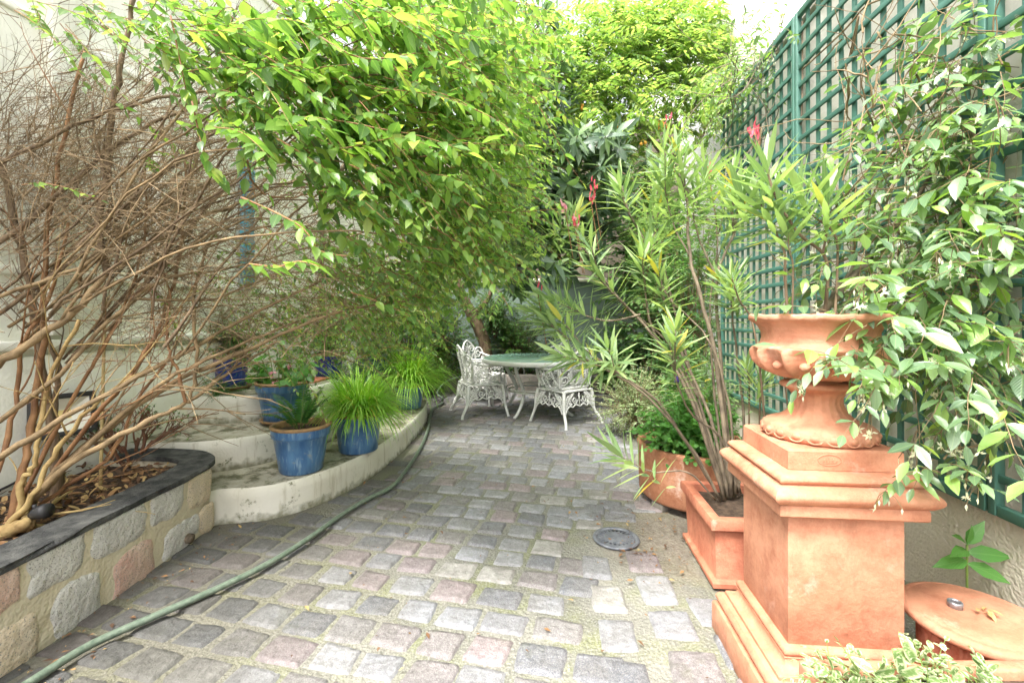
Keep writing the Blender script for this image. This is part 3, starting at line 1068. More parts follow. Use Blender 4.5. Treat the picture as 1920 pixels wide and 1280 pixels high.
base_prof = [(.085, 0), (.088, .005), (.088, .105), (.084, .112), (.078, .114)] + torus_prof(.066, .116, .158, .012) + [(.05, .160), (.05, .172), (.046, .176)] + [(.046 - .03 * math.sin(PI / 2 * i / 5), .176 + .03 * (1 - math.cos(PI / 2 * i / 5))) for i in range(6)] + [(.02, .21)] + torus_prof(.014, .212, .236, .008, 5) + [(.0, .24)]
sq_profile('plinth', base_prof, M['terracotta'], ped)
sq_profile('body', [(-.003, .236), (0, .242), (0, .45), (0, .652), (-.003, .657)], M['terracotta'], ped)
cap_prof = [(-.004, .644), (.038, .647), (.043, .652), (.043, .676), (.040, .683), (.047, .687)] + torus_prof(.050, .689, .737, .017) + [(.044, .739), (.040, .742)] + torus_prof(.032, .744, .772, .012, 6) + [(.012, .776), (0.0, .778)]
sq_profile('cap', cap_prof, M['terracotta'], ped)
blk = sq_profile('top_block', [(-.004, .776), (.0, .780), (.0, .836), (-.006, .843), (-.05, .844)], M['terracotta'], ped)
# oval maker's stamp on the block
mb = MB(); sc = G(1612, 864, .81)
c0 = F0 + AU * (PW * .36) - AX * .001 + Vector((0, 0, .812))
mb.tube([c0 + AU * (.034 * math.cos(a)) + Vector((0, 0, .017 * math.sin(a))) for a in [2 * PI * k / 26 for k in range(26)]], .0014, 5, closed=True)
for k in range(5):
    x = -.018 + k * .009
    mb.tube([c0 + AU * x + Vector((0, 0, -.007)), c0 + AU * (x + .004) + Vector((0, 0, .007 - abs(k - 2) * .002))], .0011, 4)
mb.tube([c0 + AU * -.02 + Vector((0, 0, -.009)), c0 + AU * .02 + Vector((0, 0, -.009))], .001, 4)
mb.build('oval_stamp', M['terracotta'], blk, root=ped)

# urn
UC = PC + Vector((.012, .004, .844))
urn = thing('urn', 'terracotta garden urn with gadrooned bowl on the pedestal', 'urn', UC)
foot = [(0, 0), (.158, 0), (.166, .008), (.170, .022), (.166, .038), (.155, .048), (.135, .055), (.118, .061), (.100, .073), (.086, .09), (.077, .108), (.073, .122), (.075, .138), (.083, .152), (.097, .163), (.108, .167), (.114, .173), (.112, .181), (.1, .187), (.07, .188), (.07, .197), (0, .197)]


def foot_mod(a, r, z):
    if .06 < z < .16:
        return r - .0035 * abs(math.sin(a * 11)) ** .6 * 1.0, z
    return r, z


mb = MB(); mb.lathe([Vector(p) for p in foot], UC, 132, 0, foot_mod)
for k in range(20):                     # egg ornaments round the foot
    a = 2 * PI * k / 20
    ce = UC + Vector((.1635 * math.cos(a), .1635 * math.sin(a), .024))
    t = Vector((-math.sin(a), math.cos(a), 0)); nn_ = Vector((math.cos(a), math.sin(a), .25)).normalized(); bb = t.cross(nn_)
    vs = [ce + nn_ * .011]
    n = 12
    for (s, h) in ((.4, .0095), (.75, .006), (.95, .000), ):
        for j in range(n):
            an = 2 * PI * j / n
            vs.append(ce + t * math.cos(an) * .018 * s + bb * math.sin(an) * .0135 * s + nn_ * h)
    fs = [(0, 1 + j, 1 + (j + 1) % n) for j in range(n)] + [(1 + r * n + j, 1 + (r + 1) * n + j, 1 + (r + 1) * n + (j + 1) % n, 1 + r * n + (j + 1) % n) for r in range(2) for j in range(n)]
    mb.add(vs, fs)
    mb.tube([ce + t * math.cos(an) * .0235 + bb * math.sin(an) * .018 + nn_ * .0015 for an in [2 * PI * j / 16 for j in range(16)]], .0026, 5, closed=True)
mb.build('foot', M['terracotta'], urn)
bowl = [(.0, .195), (.06, .196), (.11, .200), (.148, .212), (.175, .230), (.194, .252), (.203, .275), (.204, .290), (.197, .303), (.182, .311), (.173, .322), (.170, .338), (.172, .356), (.180, .374), (.195, .390), (.206, .396), (.211, .402), (.211, .413), (.205, .417), (.188, .414), (.165, .38), (.158, .34), (.16, .31), (0, .30)]


def bowl_mod(a, r, z):
    if z < .305 and r > .05:
        ph = (a * 12 / (2 * PI)) % 1.0
        t = (z - .195) / .11
        d = abs(ph - .5) * 2                     # 0 in the middle of a lobe, 1 at its border
        env = math.sin(PI * min(1, max(0, t))) ** .55
        hollow = max(0, 1 - (d / .8) ** 2) * (1 if t < .84 else max(0, (1 - t) / .16))
        r2 = r - .030 * env * hollow ** .6 + .006 * env * max(0, d - .82) / .18
        return r2, z
    if z > .388:                                 # chipped, worn lip
        q = noise.noise(Vector((math.cos(a) * 5, math.sin(a) * 5, 2)))
        return r + .004 * q, z + .004 * noise.noise(Vector((math.cos(a) * 7, math.sin(a) * 7, 6)))
    return r, z


def dense(prof, k=3):
    out = []
    for i in range(len(prof) - 1):
        for j in range(k):
            t = j / k
            out.append((prof[i][0] + (prof[i + 1][0] - prof[i][0]) * t, prof[i][1] + (prof[i + 1][1] - prof[i][1]) * t))
    out.append(prof[-1]); return out


mb = MB(); mb.lathe(dense(bowl, 3), UC, 168, 0, bowl_mod)
for k in range(12):                      # a bead in each hollow
    a = 2 * PI * (k + .5) / 12
    ce = UC + Vector((.169 * math.cos(a), .169 * math.sin(a), .246))
    nn_ = Vector((math.cos(a), math.sin(a), -.35)).normalized(); t = Vector((-math.sin(a), math.cos(a), 0)); bb = t.cross(nn_)
    vs = [ce + nn_ * .014]; n = 12
    for (s, h) in ((.5, .012), (.85, .006), (1, -.006)):
        for j in range(n):
            an = 2 * PI * j / n
            vs.append(ce + t * math.cos(an) * .017 * s + bb * math.sin(an) * .015 * s + nn_ * h)
    fs = [(0, 1 + j, 1 + (j + 1) % n) for j in range(n)] + [(1 + r * n + j, 1 + (r + 1) * n + j, 1 + (r + 1) * n + (j + 1) % n, 1 + r * n + (j + 1) % n) for r in range(2) for j in range(n)]
    mb.add(vs, fs)
mb.build('bowl', M['terracotta'], urn)
mb = MB(); mb.lathe([(.162, .36), (.1, .366), (0, .368)], UC, 32); mb.build('soil', M['soil'], urn)

# fluted drum with lid, bottom right
DC = Vector((1.428, 1.395, 0))
dr = thing('fluted_stand', 'short fluted terracotta stand with a round lid by the wall', 'stand', DC)
mb = MB(); mb.lathe([(.0, 0), (.15, 0), (.15, .03), (.147, .045), (.143, .06), (.142, .18), (.144, .29), (.142, .306)], DC, 144, 0,
                    lambda a, r, z: (r - (.013 * abs(math.sin(a * 12)) ** .5 if z > .06 else 0), z)); mb.build('fluted_body', M['terracotta_red'], dr)
mb = MB(); mb.lathe([(.0, .302), (.16, .304), (.177, .308), (.187, .316), (.187, .328), (.181, .337), (.168, .341), (.164, .339), (.16, .343), (.09, .3445), (0, .345)], DC, 72); mb.build('lid', M['terracotta'], dr)
rg = DC + Vector((-.04, .03, .345))
mb = MB(); mb.lathe([(.013, .0), (.019, .0), (.0195, .014), (.0185, .017), (.0145, .018), (.013, .014), (.013, 0)], rg, 28, 0, lambda a, r, z: (r + (.0006 * math.sin(a * 14) if r > .016 else 0), z))
o = mb.build('metal_collar', M['steel'], None); tag(o, 'small grey metal collar lying on the round terracotta lid', 'collar')
lf = Leaves('ellip')
for k in range(6):
    lf.add(rg + Vector((.055 + R.uniform(-.012, .012), R.uniform(-.02, .01) - .03, .004 + .003 * k)), rv() * Vector((1, 1, .2)) if False else (R.uniform(-1, 1), R.uniform(-1, 1), R.uniform(-.1, .5)), UP + rv(.5), R.uniform(.025, .05), .012, .3)
o = lf.build('dead_leaf', simple('straw_leaf', (.55, .38, .16), (.4, .25, .1), 20, .7)); tag(o, 'curled dry leaf beside the metal collar on the lid', 'dead leaf')

# square terracotta planter of the tall oleander
SPc = Vector((1.19, 2.30, 0))
SA = .50
pl = thing('square_planter', 'square terracotta planter with thick rim beside the pedestal', 'planter', SPc, ROTZ)


def sq_loft(prof, c, half, mat_, name, parent, sharp=40):
    """prof: (extra half-width, z)"""
    mb_ = MB(); vs = []; sub = 6
    for (pr, z) in prof:
        h = half + pr
        cs = [(-h, -h), (h, -h), (h, h), (-h, h)]
        for k in range(4):
            a, b2 = cs[k], cs[(k + 1) % 4]
            for j in range(sub):
                t = j / sub
                vs.append(c + AU * (a[0] + (b2[0] - a[0]) * t) + AX * (a[1] + (b2[1] - a[1]) * t) + Vector((0, 0, z + .0015 * noise.noise(Vector((k + t, z * 8, 3))))))
    m_ = 4 * sub; n = len(prof)
    fs = [(i * m_ + j, i * m_ + (j + 1) % m_, (i + 1) * m_ + (j + 1) % m_, (i + 1) * m_ + j) for i in range(n - 1) for j in range(m_)]
    mb_.add(vs, fs); return mb_.build(name, mat_, parent, sharp=sharp)


sq_loft([(-.2, .012), (-.006, .012), (0, .016), (.0, .035), (-.018, .043), (-.022, .05), (-.012, .27), (-.012, .276)], SPc, SA / 2, M['terracotta_red'], 'body', pl)
sq_loft([(-.014, .276), (.004, .278), (.01, .284), (.01, .318), (.004, .328), (-.006, .330), (-.034, .330), (-.04, .325), (-.042, .26)], SPc, SA / 2, M['terracotta_red'], 'rim', pl)
mb = MB(); vs = []
for i in range(16):
    for j in range(16):
        x = -.208 + .416 * i / 15; y = -.208 + .416 * j / 15
        vs.append(SPc + AU * x + AX * y + Vector((0, 0, .285 + .012 * noise.noise(Vector((x * 20, y * 20, 0))) + .02 * math.exp(-(x * x + y * y) * 60))))
mb.add(vs, [(i * 16 + j, (i + 1) * 16 + j, (i + 1) * 16 + j + 1, i * 16 + j + 1) for i in range(15) for j in range(15)]); mb.build('soil', M['soil'], pl)

# round tub behind it
tb_ = thing('round_tub', 'weathered round terracotta tub on a slab behind square planter', 'tub', TUB)
mb = MB(); mb.lathe([(0, .045), (.35, .045), (.372, .052), (.383, .07), (.388, .22), (.392, .36), (.398, .385), (.394, .398), (.372, .400), (.36, .39), (.355, .3)], TUB, 80, 0, lambda a, r, z: (r + .003 * noise.noise(Vector((math.cos(a) * 2, math.sin(a) * 2, z * 4))), z)); mb.build('body', M['terracotta_old'], tb_)
mb = MB(); mb.lathe([(.36, .35), (.2, .36), (0, .365)], TUB, 30); mb.build('soil', M['soil'], tb_)
for a in (2.0, 3.6, 5.2):
    mb = MB(); mb.box(TUB + Vector((.3 * math.cos(a), .3 * math.sin(a), .022)), (.14, .1, .046), a, bev=.01)
    mb.build('foot', M['dark_stone'], tb_)

# near planter at the bottom right corner
NPc = Vector((1.2, .99, 0))
npl = thing('trough_planter', 'terracotta trough at the near corner with trailing plants', 'planter', NPc, 0)
mb = MB(); mb.box(NPc + Vector((0, 0, .15)), (.82, .34, .3), 0, bev=.01); mb.build('body', M['terracotta'], npl)
mb = MB()
for (c, s) in (((0, .185, .325), (.9, .04, .06)), ((0, -.185, .325), (.9, .04, .06)), ((-.43, 0, .325), (.04, .326, .06)), ((.43, 0, .325), (.04, .326, .06))):
    mb.box(NPc + Vector(c), s, 0, bev=.008)
mb.build('rim', M['terracotta'], npl)
mb = MB(); mb.box(NPc + Vector((0, 0, .315)), (.818, .326, .03)); mb.build('soil', M['soil'], npl)

# drain cover
dc = thing('drain_cover', 'round cast iron drain cover with slotted edge in paving', 'drain cover', DRAIN)
mb = MB(); mb.lathe([(.098, .004), (.126, .006), (.13, .012), (.126, .018), (.108, .019), (.104, .012), (.098, .008)], DRAIN, 48); mb.build('frame', M['iron'], dc)
mb = MB(); mb.lathe([(.1, .0095), (0, .0096)], DRAIN, 32, 1)
mb.lathe([(.103, .004), (.103, .013), (.098, .016), (.092, .016)], DRAIN, 48); mb.lathe([(.066, .004), (.066, .016), (.06, .018), (.02, .019), (0, .0195)], DRAIN, 48)
for k in range(22):
    a = 2 * PI * k / 22
    mb.box(DRAIN + Vector((.08 * math.cos(a), .08 * math.sin(a), .0115)), (.03, .0105, .012), a)
mb.build('slotted_lid', [M['iron'], M['black']], dc)

# hose
hp = [(-20, 1330), (60, 1276), (170, 1208), (300, 1150), (420, 1097), (510, 1052), (580, 1008), (640, 965), (690, 935), (735, 912), (762, 880), (785, 845), (800, 812), (806, 785), (812, 766), (828, 756)]
hpts = smooth_path([Vector((-1.1, -1.2, .02)), Vector((-1.45, .2, .02)), Vector((-1.66, 1.0, .02))] + [G(x, y, .035) for x, y in hp] + [G(829, 748, .06), Vector((-.98, 6.45, .1)), Vector((-1.1, 6.7, .16)), Vector((-1.0, 7.3, .25)), Vector((-.6, 7.5, .32))], 6)
mb = MB(); mb.tube(hpts, .0145, 12); o = mb.build('garden_hose', M['hose']); tag(o, 'green garden hose winding over the paving past the steps', 'hose')

# floodlight at the house wall
FLc = W(118, 778, 2.55)
fl = thing('floodlight', 'square black framed floodlight on the house wall', 'floodlight', FLc)
fr_ = Matrix.Rotation(math.radians(58), 3, 'Z') @ Matrix.Rotation(math.radians(-12), 3, 'X')


def fbox(mb_, c, s, bev=.004):
    m2 = MB(); m2.box((0, 0, 0), s, 0, bev=bev)
    mb_.add([FLc + fr_ @ (Vector(p) + Vector(c)) for p in m2.v], m2.f, 0, True)


mb = MB()
hw_, hh_ = .125, .105
for c, s in (((0, 0, hh_), (.27, .07, .026)), ((0, 0, -hh_), (.27, .07, .026)), ((-hw_, 0, 0), (.026, .07, .19)), ((hw_, 0, 0), (.026, .07, .19)), ((0, .045, 0), (.24, .03, .2))):
    fbox(mb, c, s)
mb.build('housing', M['black'], fl)
mb = MB()
q = [Vector(p) for p in ((-.11, -.025, -.09), (.11, -.025, -.09), (.11, -.025, .09), (-.11, -.025, .09), (-.04, .02, -.02), (.04, .02, -.02), (.04, .02, .03), (-.04, .02, .03))]
mb.add([FLc + fr_ @ p for p in q], [(0, 1, 5, 4), (1, 2, 6, 5), (2, 3, 7, 6), (3, 0, 4, 7)], 0, False); mb.add([FLc + fr_ @ p for p in q[4:]], [(0, 1, 2, 3)], 1, False); mb.build('reflector', [M['reflector'], M['amber']], fl)
mb = MB(); e0 = FLc + fr_ @ Vector((-.05, .06, -.1)); mb.tube(smooth_path([e0, e0 + Vector((-.01, -.02, -.12)), e0 + Vector((-.03, -.12, -.2)), e0 + Vector((-.02, -.3, -.22)), e0 + Vector((-.02, -.6, -.2))], 5), .006, 6); mb.build('cable', M['black'], fl)
mb = MB(); mb.box(FLc + fr_ @ Vector((0, .1, 0)), (.12, .05, .05)); mb.build('bracket', M['black'], fl)

# small black spot light lying on the coping
sp_ = G(66, 972, .40)
t = thing('spotlight', 'small black garden spotlight lying at the shrub base', 'spotlight', sp_)
mb = MB(); mb.tube([sp_ + Vector((-.02, .0, .012)), sp_ + Vector((.0, .005, .022)), sp_ + Vector((.022, .01, .028)), sp_ + Vector((.045, .012, .03))], [.014, .026, .03, .03], 14); mb.build('housing', M['black'], t)
mb = MB(); mb.tube([sp_ + Vector((.0, 0, .04)), sp_ + Vector((-.005, 0, .06))], .008, 8); mb.build('cap', M['black'], t)

# bamboo cane
mb = MB(); c0 = G(189, 925, .33); mb.tube([c0, c0 + Vector((0, 0, .1)), W(197, 560, c0.y)], [.0085, .008, .007], 8); o = mb.build('bamboo_cane', M['bamboo']); tag(o, 'thin upright bamboo cane stuck in the raised planter', 'cane')


# ------------------------------------------------ pots
def pot(name, label, c, rt, rb, h, mats, style='flower', group=None, soil=.86):
    t_ = thing(name, label, 'pot', c, 0, group)
    mb_ = MB()
    if style == 'flower':
        band_ = h * .27
        prof = [(0, 0), (rb * .94, 0), (rb, .006), (rb + (rt * .9 - rb) * .5, (h - band_) * .5), (rt * .9, h - band_), (rt * .955, h - band_ + .008), (rt * .985, h - band_ + .02), (rt * .99, h - .022)]
    else:
        prof = [(0, 0), (rb * .92, 0), (rb, .01), (rt * .93, h * .35), (rt * 1.04, h * .66), (rt * 1.0, h * .85), (rt * .86, h - .03), (rt * .86, h - .022)]
    mb_.lathe(prof, c, 48); mb_.build('body', mats[0], t_)
    k = .99 if style == 'flower' else .9
    mb_ = MB(); mb_.lathe([(rt * k - .001, h - .023), (rt * k + .006, h - .016), (rt * k + .008, h - .008), (rt * k + .002, h), (rt * k - .014, h), (rt * k - .022, h - .008), (rt * k - .026, h * soil - .02)], c, 48); mb_.build('rim', mats[1], t_)
    mb_ = MB(); mb_.lathe([(rt * k - .02, h * soil), (rt * .5, h * soil + .008), (0, h * soil + .012)], c, 28, 0, lambda a, r, z: (r, z + .006 * noise.noise(Vector((a * 3, r * 40, 0))))); mb_.build('soil', M['soil'], t_)
    return t_


def saucer(label, c, r):
    mb_ = MB(); mb_.lathe([(0, 0), (r * .85, 0), (r, .022), (r, .03), (r - .012, .03), (r * .82, .012), (0, .012)], c, 40)
    o_ = mb_.build('saucer', M['pot_rim']); tag(o_, label, 'saucer')


BLUE = (M['glaze'], M['pot_rim'])
Z1, Z2, Z3 = .214, .424, .64
PA = G(565, 880, Z1); pot('blue_pot', 'blue glazed pot holding the small fern on lowest step', PA, .19, .135, .315, BLUE, group='blue glazed pots on the steps')
PB = G(672, 843, Z1); pot('blue_pot', 'blue glazed pot under the front grass clump on lowest step', PB, .185, .145, .30, BLUE, group='blue glazed pots on the steps')
PCc = G(530, 790, Z2); saucer('brown saucer under the blue begonia pot on second step', PCc, .165); PCc.z += .013
pot('blue_pot', 'blue glazed pot of pink begonia on the second step', PCc, .195, .135, .31, BLUE, group='blue glazed pots on the steps')
PD = G(432, 728, Z3); saucer('mossy saucer under the blue pot beside the house wall', PD, .165); PD.z += .013
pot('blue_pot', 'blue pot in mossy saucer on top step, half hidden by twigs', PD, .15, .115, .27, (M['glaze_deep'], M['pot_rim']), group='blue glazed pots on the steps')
PE = G(616, 690, Z3); PE.y = 4.7; PE.x = (616 - CX) / F * 4.7
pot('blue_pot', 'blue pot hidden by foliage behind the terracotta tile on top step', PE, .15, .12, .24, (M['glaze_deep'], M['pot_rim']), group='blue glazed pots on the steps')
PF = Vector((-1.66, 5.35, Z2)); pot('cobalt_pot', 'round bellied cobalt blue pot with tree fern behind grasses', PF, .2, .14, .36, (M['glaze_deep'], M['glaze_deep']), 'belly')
PG = G(768, 764, Z1); pot('blue_pot', 'pale blue pot of the rear grass clump at far end of step', PG, .17, .13, .27, BLUE, group='blue glazed pots on the steps')
EXPOSURE = 2.25
# ------------------------------------------------ table and chairs
TC = Vector((.32, 6.0, 0))
tab = thing('garden_table', 'round green topped cast metal garden table with white rim', 'table', TC)
mb = MB(); mb.lathe([(0, .712), (.695, .712), (.695, .722), (.688, .726), (0, .727)], TC, 72); mb.build('tabletop', M['green_top'], tab)
mb = MB(); mb.lathe([(.55, .668), (.70, .664), (.714, .672), (.718, .7), (.716, .718), (.708, .724), (.697, .722), (.697, .70), (.55, .70), (.55, .668)], TC, 72); mb.build('rim', M['white_iron'], tab)
for k in range(4):
    a = PI / 4 + k * PI / 2 + .2
    d = Vector((math.cos(a), math.sin(a), 0))
    pts = smooth_path([TC + d * r + Vector((0, 0, z)) for r, z in ((.5, .67), (.47, .55), (.36, .40), (.31, .28), (.38, .14), (.47, .05), (.53, .02))], 5)
    mb = MB(); mb.tube(pts, [.024 - .010 * abs(i / len(pts) - .3) for i in range(len(pts))], 8)
    for s in (-1, 1):
        sp = [TC + d * (.43 + .05 * math.cos(t) * (1 - t / 9)) + d.cross(UP) * s * (.02 + .012 * t) + Vector((0, 0, .6 + .04 * math.sin(t))) for t in [x * .45 for x in range(14)]]
        mb.tube(sp, .007, 5)
    mb.build('leg', M['white_iron'], tab)
mb = MB(); mb.tube([TC + Vector((.37 * math.cos(2 * PI * k / 40), .37 * math.sin(2 * PI * k / 40), .30)) for k in range(40)], .012, 8, closed=True)
mb.tube([TC + Vector((.40 * math.cos(2 * PI * k / 40), .40 * math.sin(2 * PI * k / 40), .335)) for k in range(40)], .008, 6, closed=True); mb.build('stretcher_ring', M['white_iron'], tab)


def spiral(c, r, turns, a0, sg=1, n=18):
    return [(c[0] + r * (1 - .8 * i / n) * math.cos(a0 + sg * turns * 2 * PI * i / n), c[1] + r * (1 - .8 * i / n) * math.sin(a0 + sg * turns * 2 * PI * i / n)) for i in range(n + 1)]


def frond(mb_, mp, p0, p1, bend, n, ln, r=.0045):
    """a cast fern motif from p0 to p1 in panel coordinates"""
    a, b2 = Vector((*p0, 0)), Vector((*p1, 0))
    nn_ = (b2 - a).cross(UP).normalized()
    pts = [a.lerp(b2, t) + nn_ * bend * math.sin(PI * t) for t in [i / 10 for i in range(11)]]
    mb_.tube([mp(p.x, p.y) for p in pts], r * 1.3, 5)
    for i in range(1, n):
        p, d = along(pts, i / n)
        for s in (-1, 1):
            q = p + (d * .5 + d.cross(UP) * s * .9) * ln * math.sin(PI * (.12 + .8 * i / n))
            mb_.tube([mp(p.x, p.y), mp((p.x + q.x) / 2 + d.x * .004, (p.y + q.y) / 2 + d.y * .004), mp(q.x, q.y)], [r, r * 1.5, r * .7], 4)


def make_chair(label):
    """seat centre at the origin, the sitter looks along +Y"""
    t = thing('garden_chair', label, 'chair', (0, 0, 0), 0, 'white cast metal chairs round the table')
    wi = M['white_iron']
    sw, sd, sh = .235, .225, .42
    # seat
    mb_ = MB()
    out = []
    for k in range(40):
        a = 2 * PI * k / 40
        e = (abs(math.cos(a)) ** 3.2 + abs(math.sin(a)) ** 3.2) ** (-1 / 3.2)
        out.append((math.cos(a) * e, math.sin(a) * e))
    vs = []
    for s, z in ((1.0, sh - .022), (1.03, sh - .008), (1.0, sh), (.9, sh - .003), (.5, sh - .008), (.05, sh - .008)):
        vs += [(x * sw * s, y * sd * s, z) for x, y in out]
    n = 40
    mb_.add(vs, [(r * n + k, r * n + (k + 1) % n, (r + 1) * n + (k + 1) % n, (r + 1) * n + k) for r in range(5) for k in range(n)] + [tuple(range(n - 1, -1, -1))])
    for k in range(12):
        a = 2 * PI * k / 12
        mb_.tube([(math.cos(a) * .04, math.sin(a) * .04, sh - .004), (math.cos(a) * .2, math.sin(a) * .19, sh)], .006, 4)
    mb_.build('seat', wi, t, world=False)

    # back: panel coords u across, v up (m), leaning and wrapped
    def mp(u, v):
        return Vector((u * (1 + .12 * v), -.21 - .20 * v + .9 * u * u * (1 - .3 * v), sh - .01 + v))
    mb_ = MB()
    top = [(-.235, .02), (-.265, .16), (-.285, .28), (-.26, .36), (-.2, .375), (-.155, .345), (-.13, .40), (-.07, .455), (0, .485)]
    outl = smooth_path([Vector((x, y, 0)) for x, y in top + [(-x, y) for x, y in top[-2::-1]]], 4)
    mb_.tube([mp(p.x, p.y) for p in outl], .0125, 6)
    mb_.tube([mp(-.235 + .47 * i / 10, .02 + .01 * math.sin(PI * i / 10)) for i in range(11)], .012, 6)
    for s in (-1, 1):
        for c, r, tn, a0, sg in (((s * .195, .285), .068, 1.6, PI / 2, s), ((s * .085, .36), .058, 1.5, 0 if s < 0 else PI, -s), ((s * .2, .12), .055, 1.4, -PI / 2, -s), ((s * .06, .1), .05, 1.3, PI / 2, s)):
            mb_.tube([mp(x, y) for x, y in spiral(c, r, tn, a0, sg)], .008, 5)
        frond(mb_, mp, (s * .03, .04), (s * .16, .2), s * .02, 9, .04)
        frond(mb_, mp, (s * .04, .2), (s * .22, .34), -s * .02, 9, .04)
        frond(mb_, mp, (s * .21, .04), (s * .26, .24), s * .01, 9, .035)
        frond(mb_, mp, (s * .10, .05), (s * .13, .30), s * .02, 9, .035)
    frond(mb_, mp, (0, .04), (0, .46), 0, 15, .06, .005)
    mb_.build('backrest', wi, t, world=False)

    # arms with pierced side panels
    for s in (-1, 1):
        def ma(u, v, s=s):            # u forward, v up
            return Vector((s * (.235 + .10 * v + .03 * math.sin(PI * min(1, max(0, (u + .22) / .44)))), u, sh - .01 + v))
        mb_ = MB()
        ol = smooth_path([Vector((x, y, 0)) for x, y in ((-.235, .3), (-.16, .27), (-.05, .24), (.08, .235), (.17, .25), (.215, .22), (.2, .15), (.17, .09), (.19, .02))], 4)
        mb_.tube([ma(p.x, p.y) for p in ol], [.0135] * len(ol), 6)
        for c, r, tn, a0, sg in (((.15, .185), .05, 1.6, 0, 1), ((.1, .08), .05, 1.5, PI / 2, -1), ((-.02, .17), .05, 1.4, PI, 1), ((-.12, .06), .045, 1.4, 0, 1)):
            mb_.tube([ma(x, y) for x, y in spiral(c, r, tn, a0, sg)], .0075, 5)
        frond(mb_, ma, (-.2, .03), (-.06, .23), .02, 9, .045)
        frond(mb_, ma, (-.06, .02), (.07, .22), .02, 9, .04)
        frond(mb_, ma, (.02, .02), (.17, .12), -.02, 7, .03)
        mb_.build('armrest', wi, t, world=False)
    # splayed cast legs, each with half of the two pierced aprons that meet in it
    for sx in (-1, 1):
        for sy in (-1, 1):
            mb_ = MB()
            f = Vector((sx * (sw + .065), sy * (sd + (.05 if sy > 0 else .10)), .008))
            pts = smooth_path([(sx * (sw - .01), sy * (sd - .01), sh - .02), (sx * (sw + .008), sy * (sd + .008), .30), (sx * (sw + .015), sy * (sd + .02), .17), (f.x * .96, f.y * .96, .06), f], 5)
            mb_.tube(pts, taper(len(pts), .024, .0145), 7)
            mb_.tube([f + Vector((0, 0, .012)), f + Vector((0, 0, -.008))], .019, 8)

            def mf(u, v, sx=sx, sy=sy):  # front/back apron half: u from leg (0) to middle
                return Vector((sx * (sw - u), sy * (sd + .005 + .02 * v / .2), sh - .02 - v))

            def ms(u, v, sx=sx, sy=sy):
                return Vector((sx * (sw + .005 + .02 * v / .2), sy * (sd - u), sh - .02 - v))
            for mpp, w in ((mf, sw), (ms, sd)):
                ol = smooth_path([Vector((x, y, 0)) for x, y in ((.0, .24), (.03, .19), (.075, .16), (.12, .175), (.17, .15), (w, .175))], 3)
                mb_.tube([mpp(p.x, p.y) for p in ol], .009, 5)
                mb_.tube([mpp(w * i / 4, .0) for i in range(5)], .01, 5)
                frond(mb_, mpp, (.0, .2), (.15, .02), .02, 10, .045, .0048)
                for c, r, a0, sg in (((.16, .1), .045, 0, 1), ((.05, .07), .035, PI, -1), ((.09, .135), .025, 0, 1)):
                    mb_.tube([mpp(x, y) for x, y in spiral(c, r, 1.4, a0, sg, 14)], .007, 4)
                mb_.tube([mpp(w - .002, .02), mpp(w - .002, .17)], .007, 4)
            mb_.build('leg', wi, t, world=False)
    return t


def place(ch, front_near, back_near, label=None):
    pass


CG = 'white cast metal chairs round the table'
ch0 = make_chair('white cast chair left of the table, its side to the camera')


def face(loc, d):
    return math.atan2(-d[0], d[1])


ch0.location = (-.41, 5.93, 0); ch0.rotation_euler = (0, 0, face(None, (.93, .36)))
dup(ch0, (.63, 5.46, 0), face(None, (-.62, .78)), 'white cast chair right of the table, nearest to the camera and behind oleander', CG)
dup(ch0, (-.42, 6.78, 0), face(None, (.85, -.45)), 'white cast chair mostly hidden behind the left chair and table edge', CG)
dup(ch0, (.78, 7.02, 0), face(None, (-.42, -.9)), 'white cast chair facing the camera beyond the green tabletop', CG)

# ================================================================== PLANTS
GP = 'potted plants on the steps'


# --- ferns
def fern(name, label, c, n, L, elev, mat_, group=None, L2=.05, pairs=16):
    t_ = thing(name, label, 'fern', c, 0, group)
    tb2, lb = MB(), Leaves('lance')
    for k in range(n):
        a = 2 * PI * k / n + R.uniform(-.3, .3)
        e = elev + R.uniform(-.25, .25)
        d = Vector((math.cos(a) * math.cos(e), math.sin(a) * math.cos(e), math.sin(e)))
        ln = L * R.uniform(.75, 1.15)
        pts = grow(c + Vector((math.cos(a), math.sin(a), 0)) * .02, d, ln, 8, .05, .13)
        tb2.tube(pts, taper(len(pts), .0028, .001), 4)
        for i in range(pairs * 2):
            tt = .12 + .88 * i / (pairs * 2)
            p, dd = along(pts, tt)
            s_ = dd.cross(UP).normalized()
            up_ = s_.cross(dd)
            l2 = L2 * math.sin(PI * (.15 + .83 * tt)) ** .8
            for sg in (-1, 1):
                lb.add(p, s_ * sg + dd * .3 + rv(.1), up_ + rv(.3), l2, l2 * .25, .2)
    tb2.build('stalks', M['green_stem'], t_); lb.build('fronds', mat_, t_)
    return t_


fern('fern', 'small dark green fern in the front blue pot', PA + Vector((-.01, 0, .28)), 7, .36, 1.15, M['fern_leaf'], GP, .058, 13)


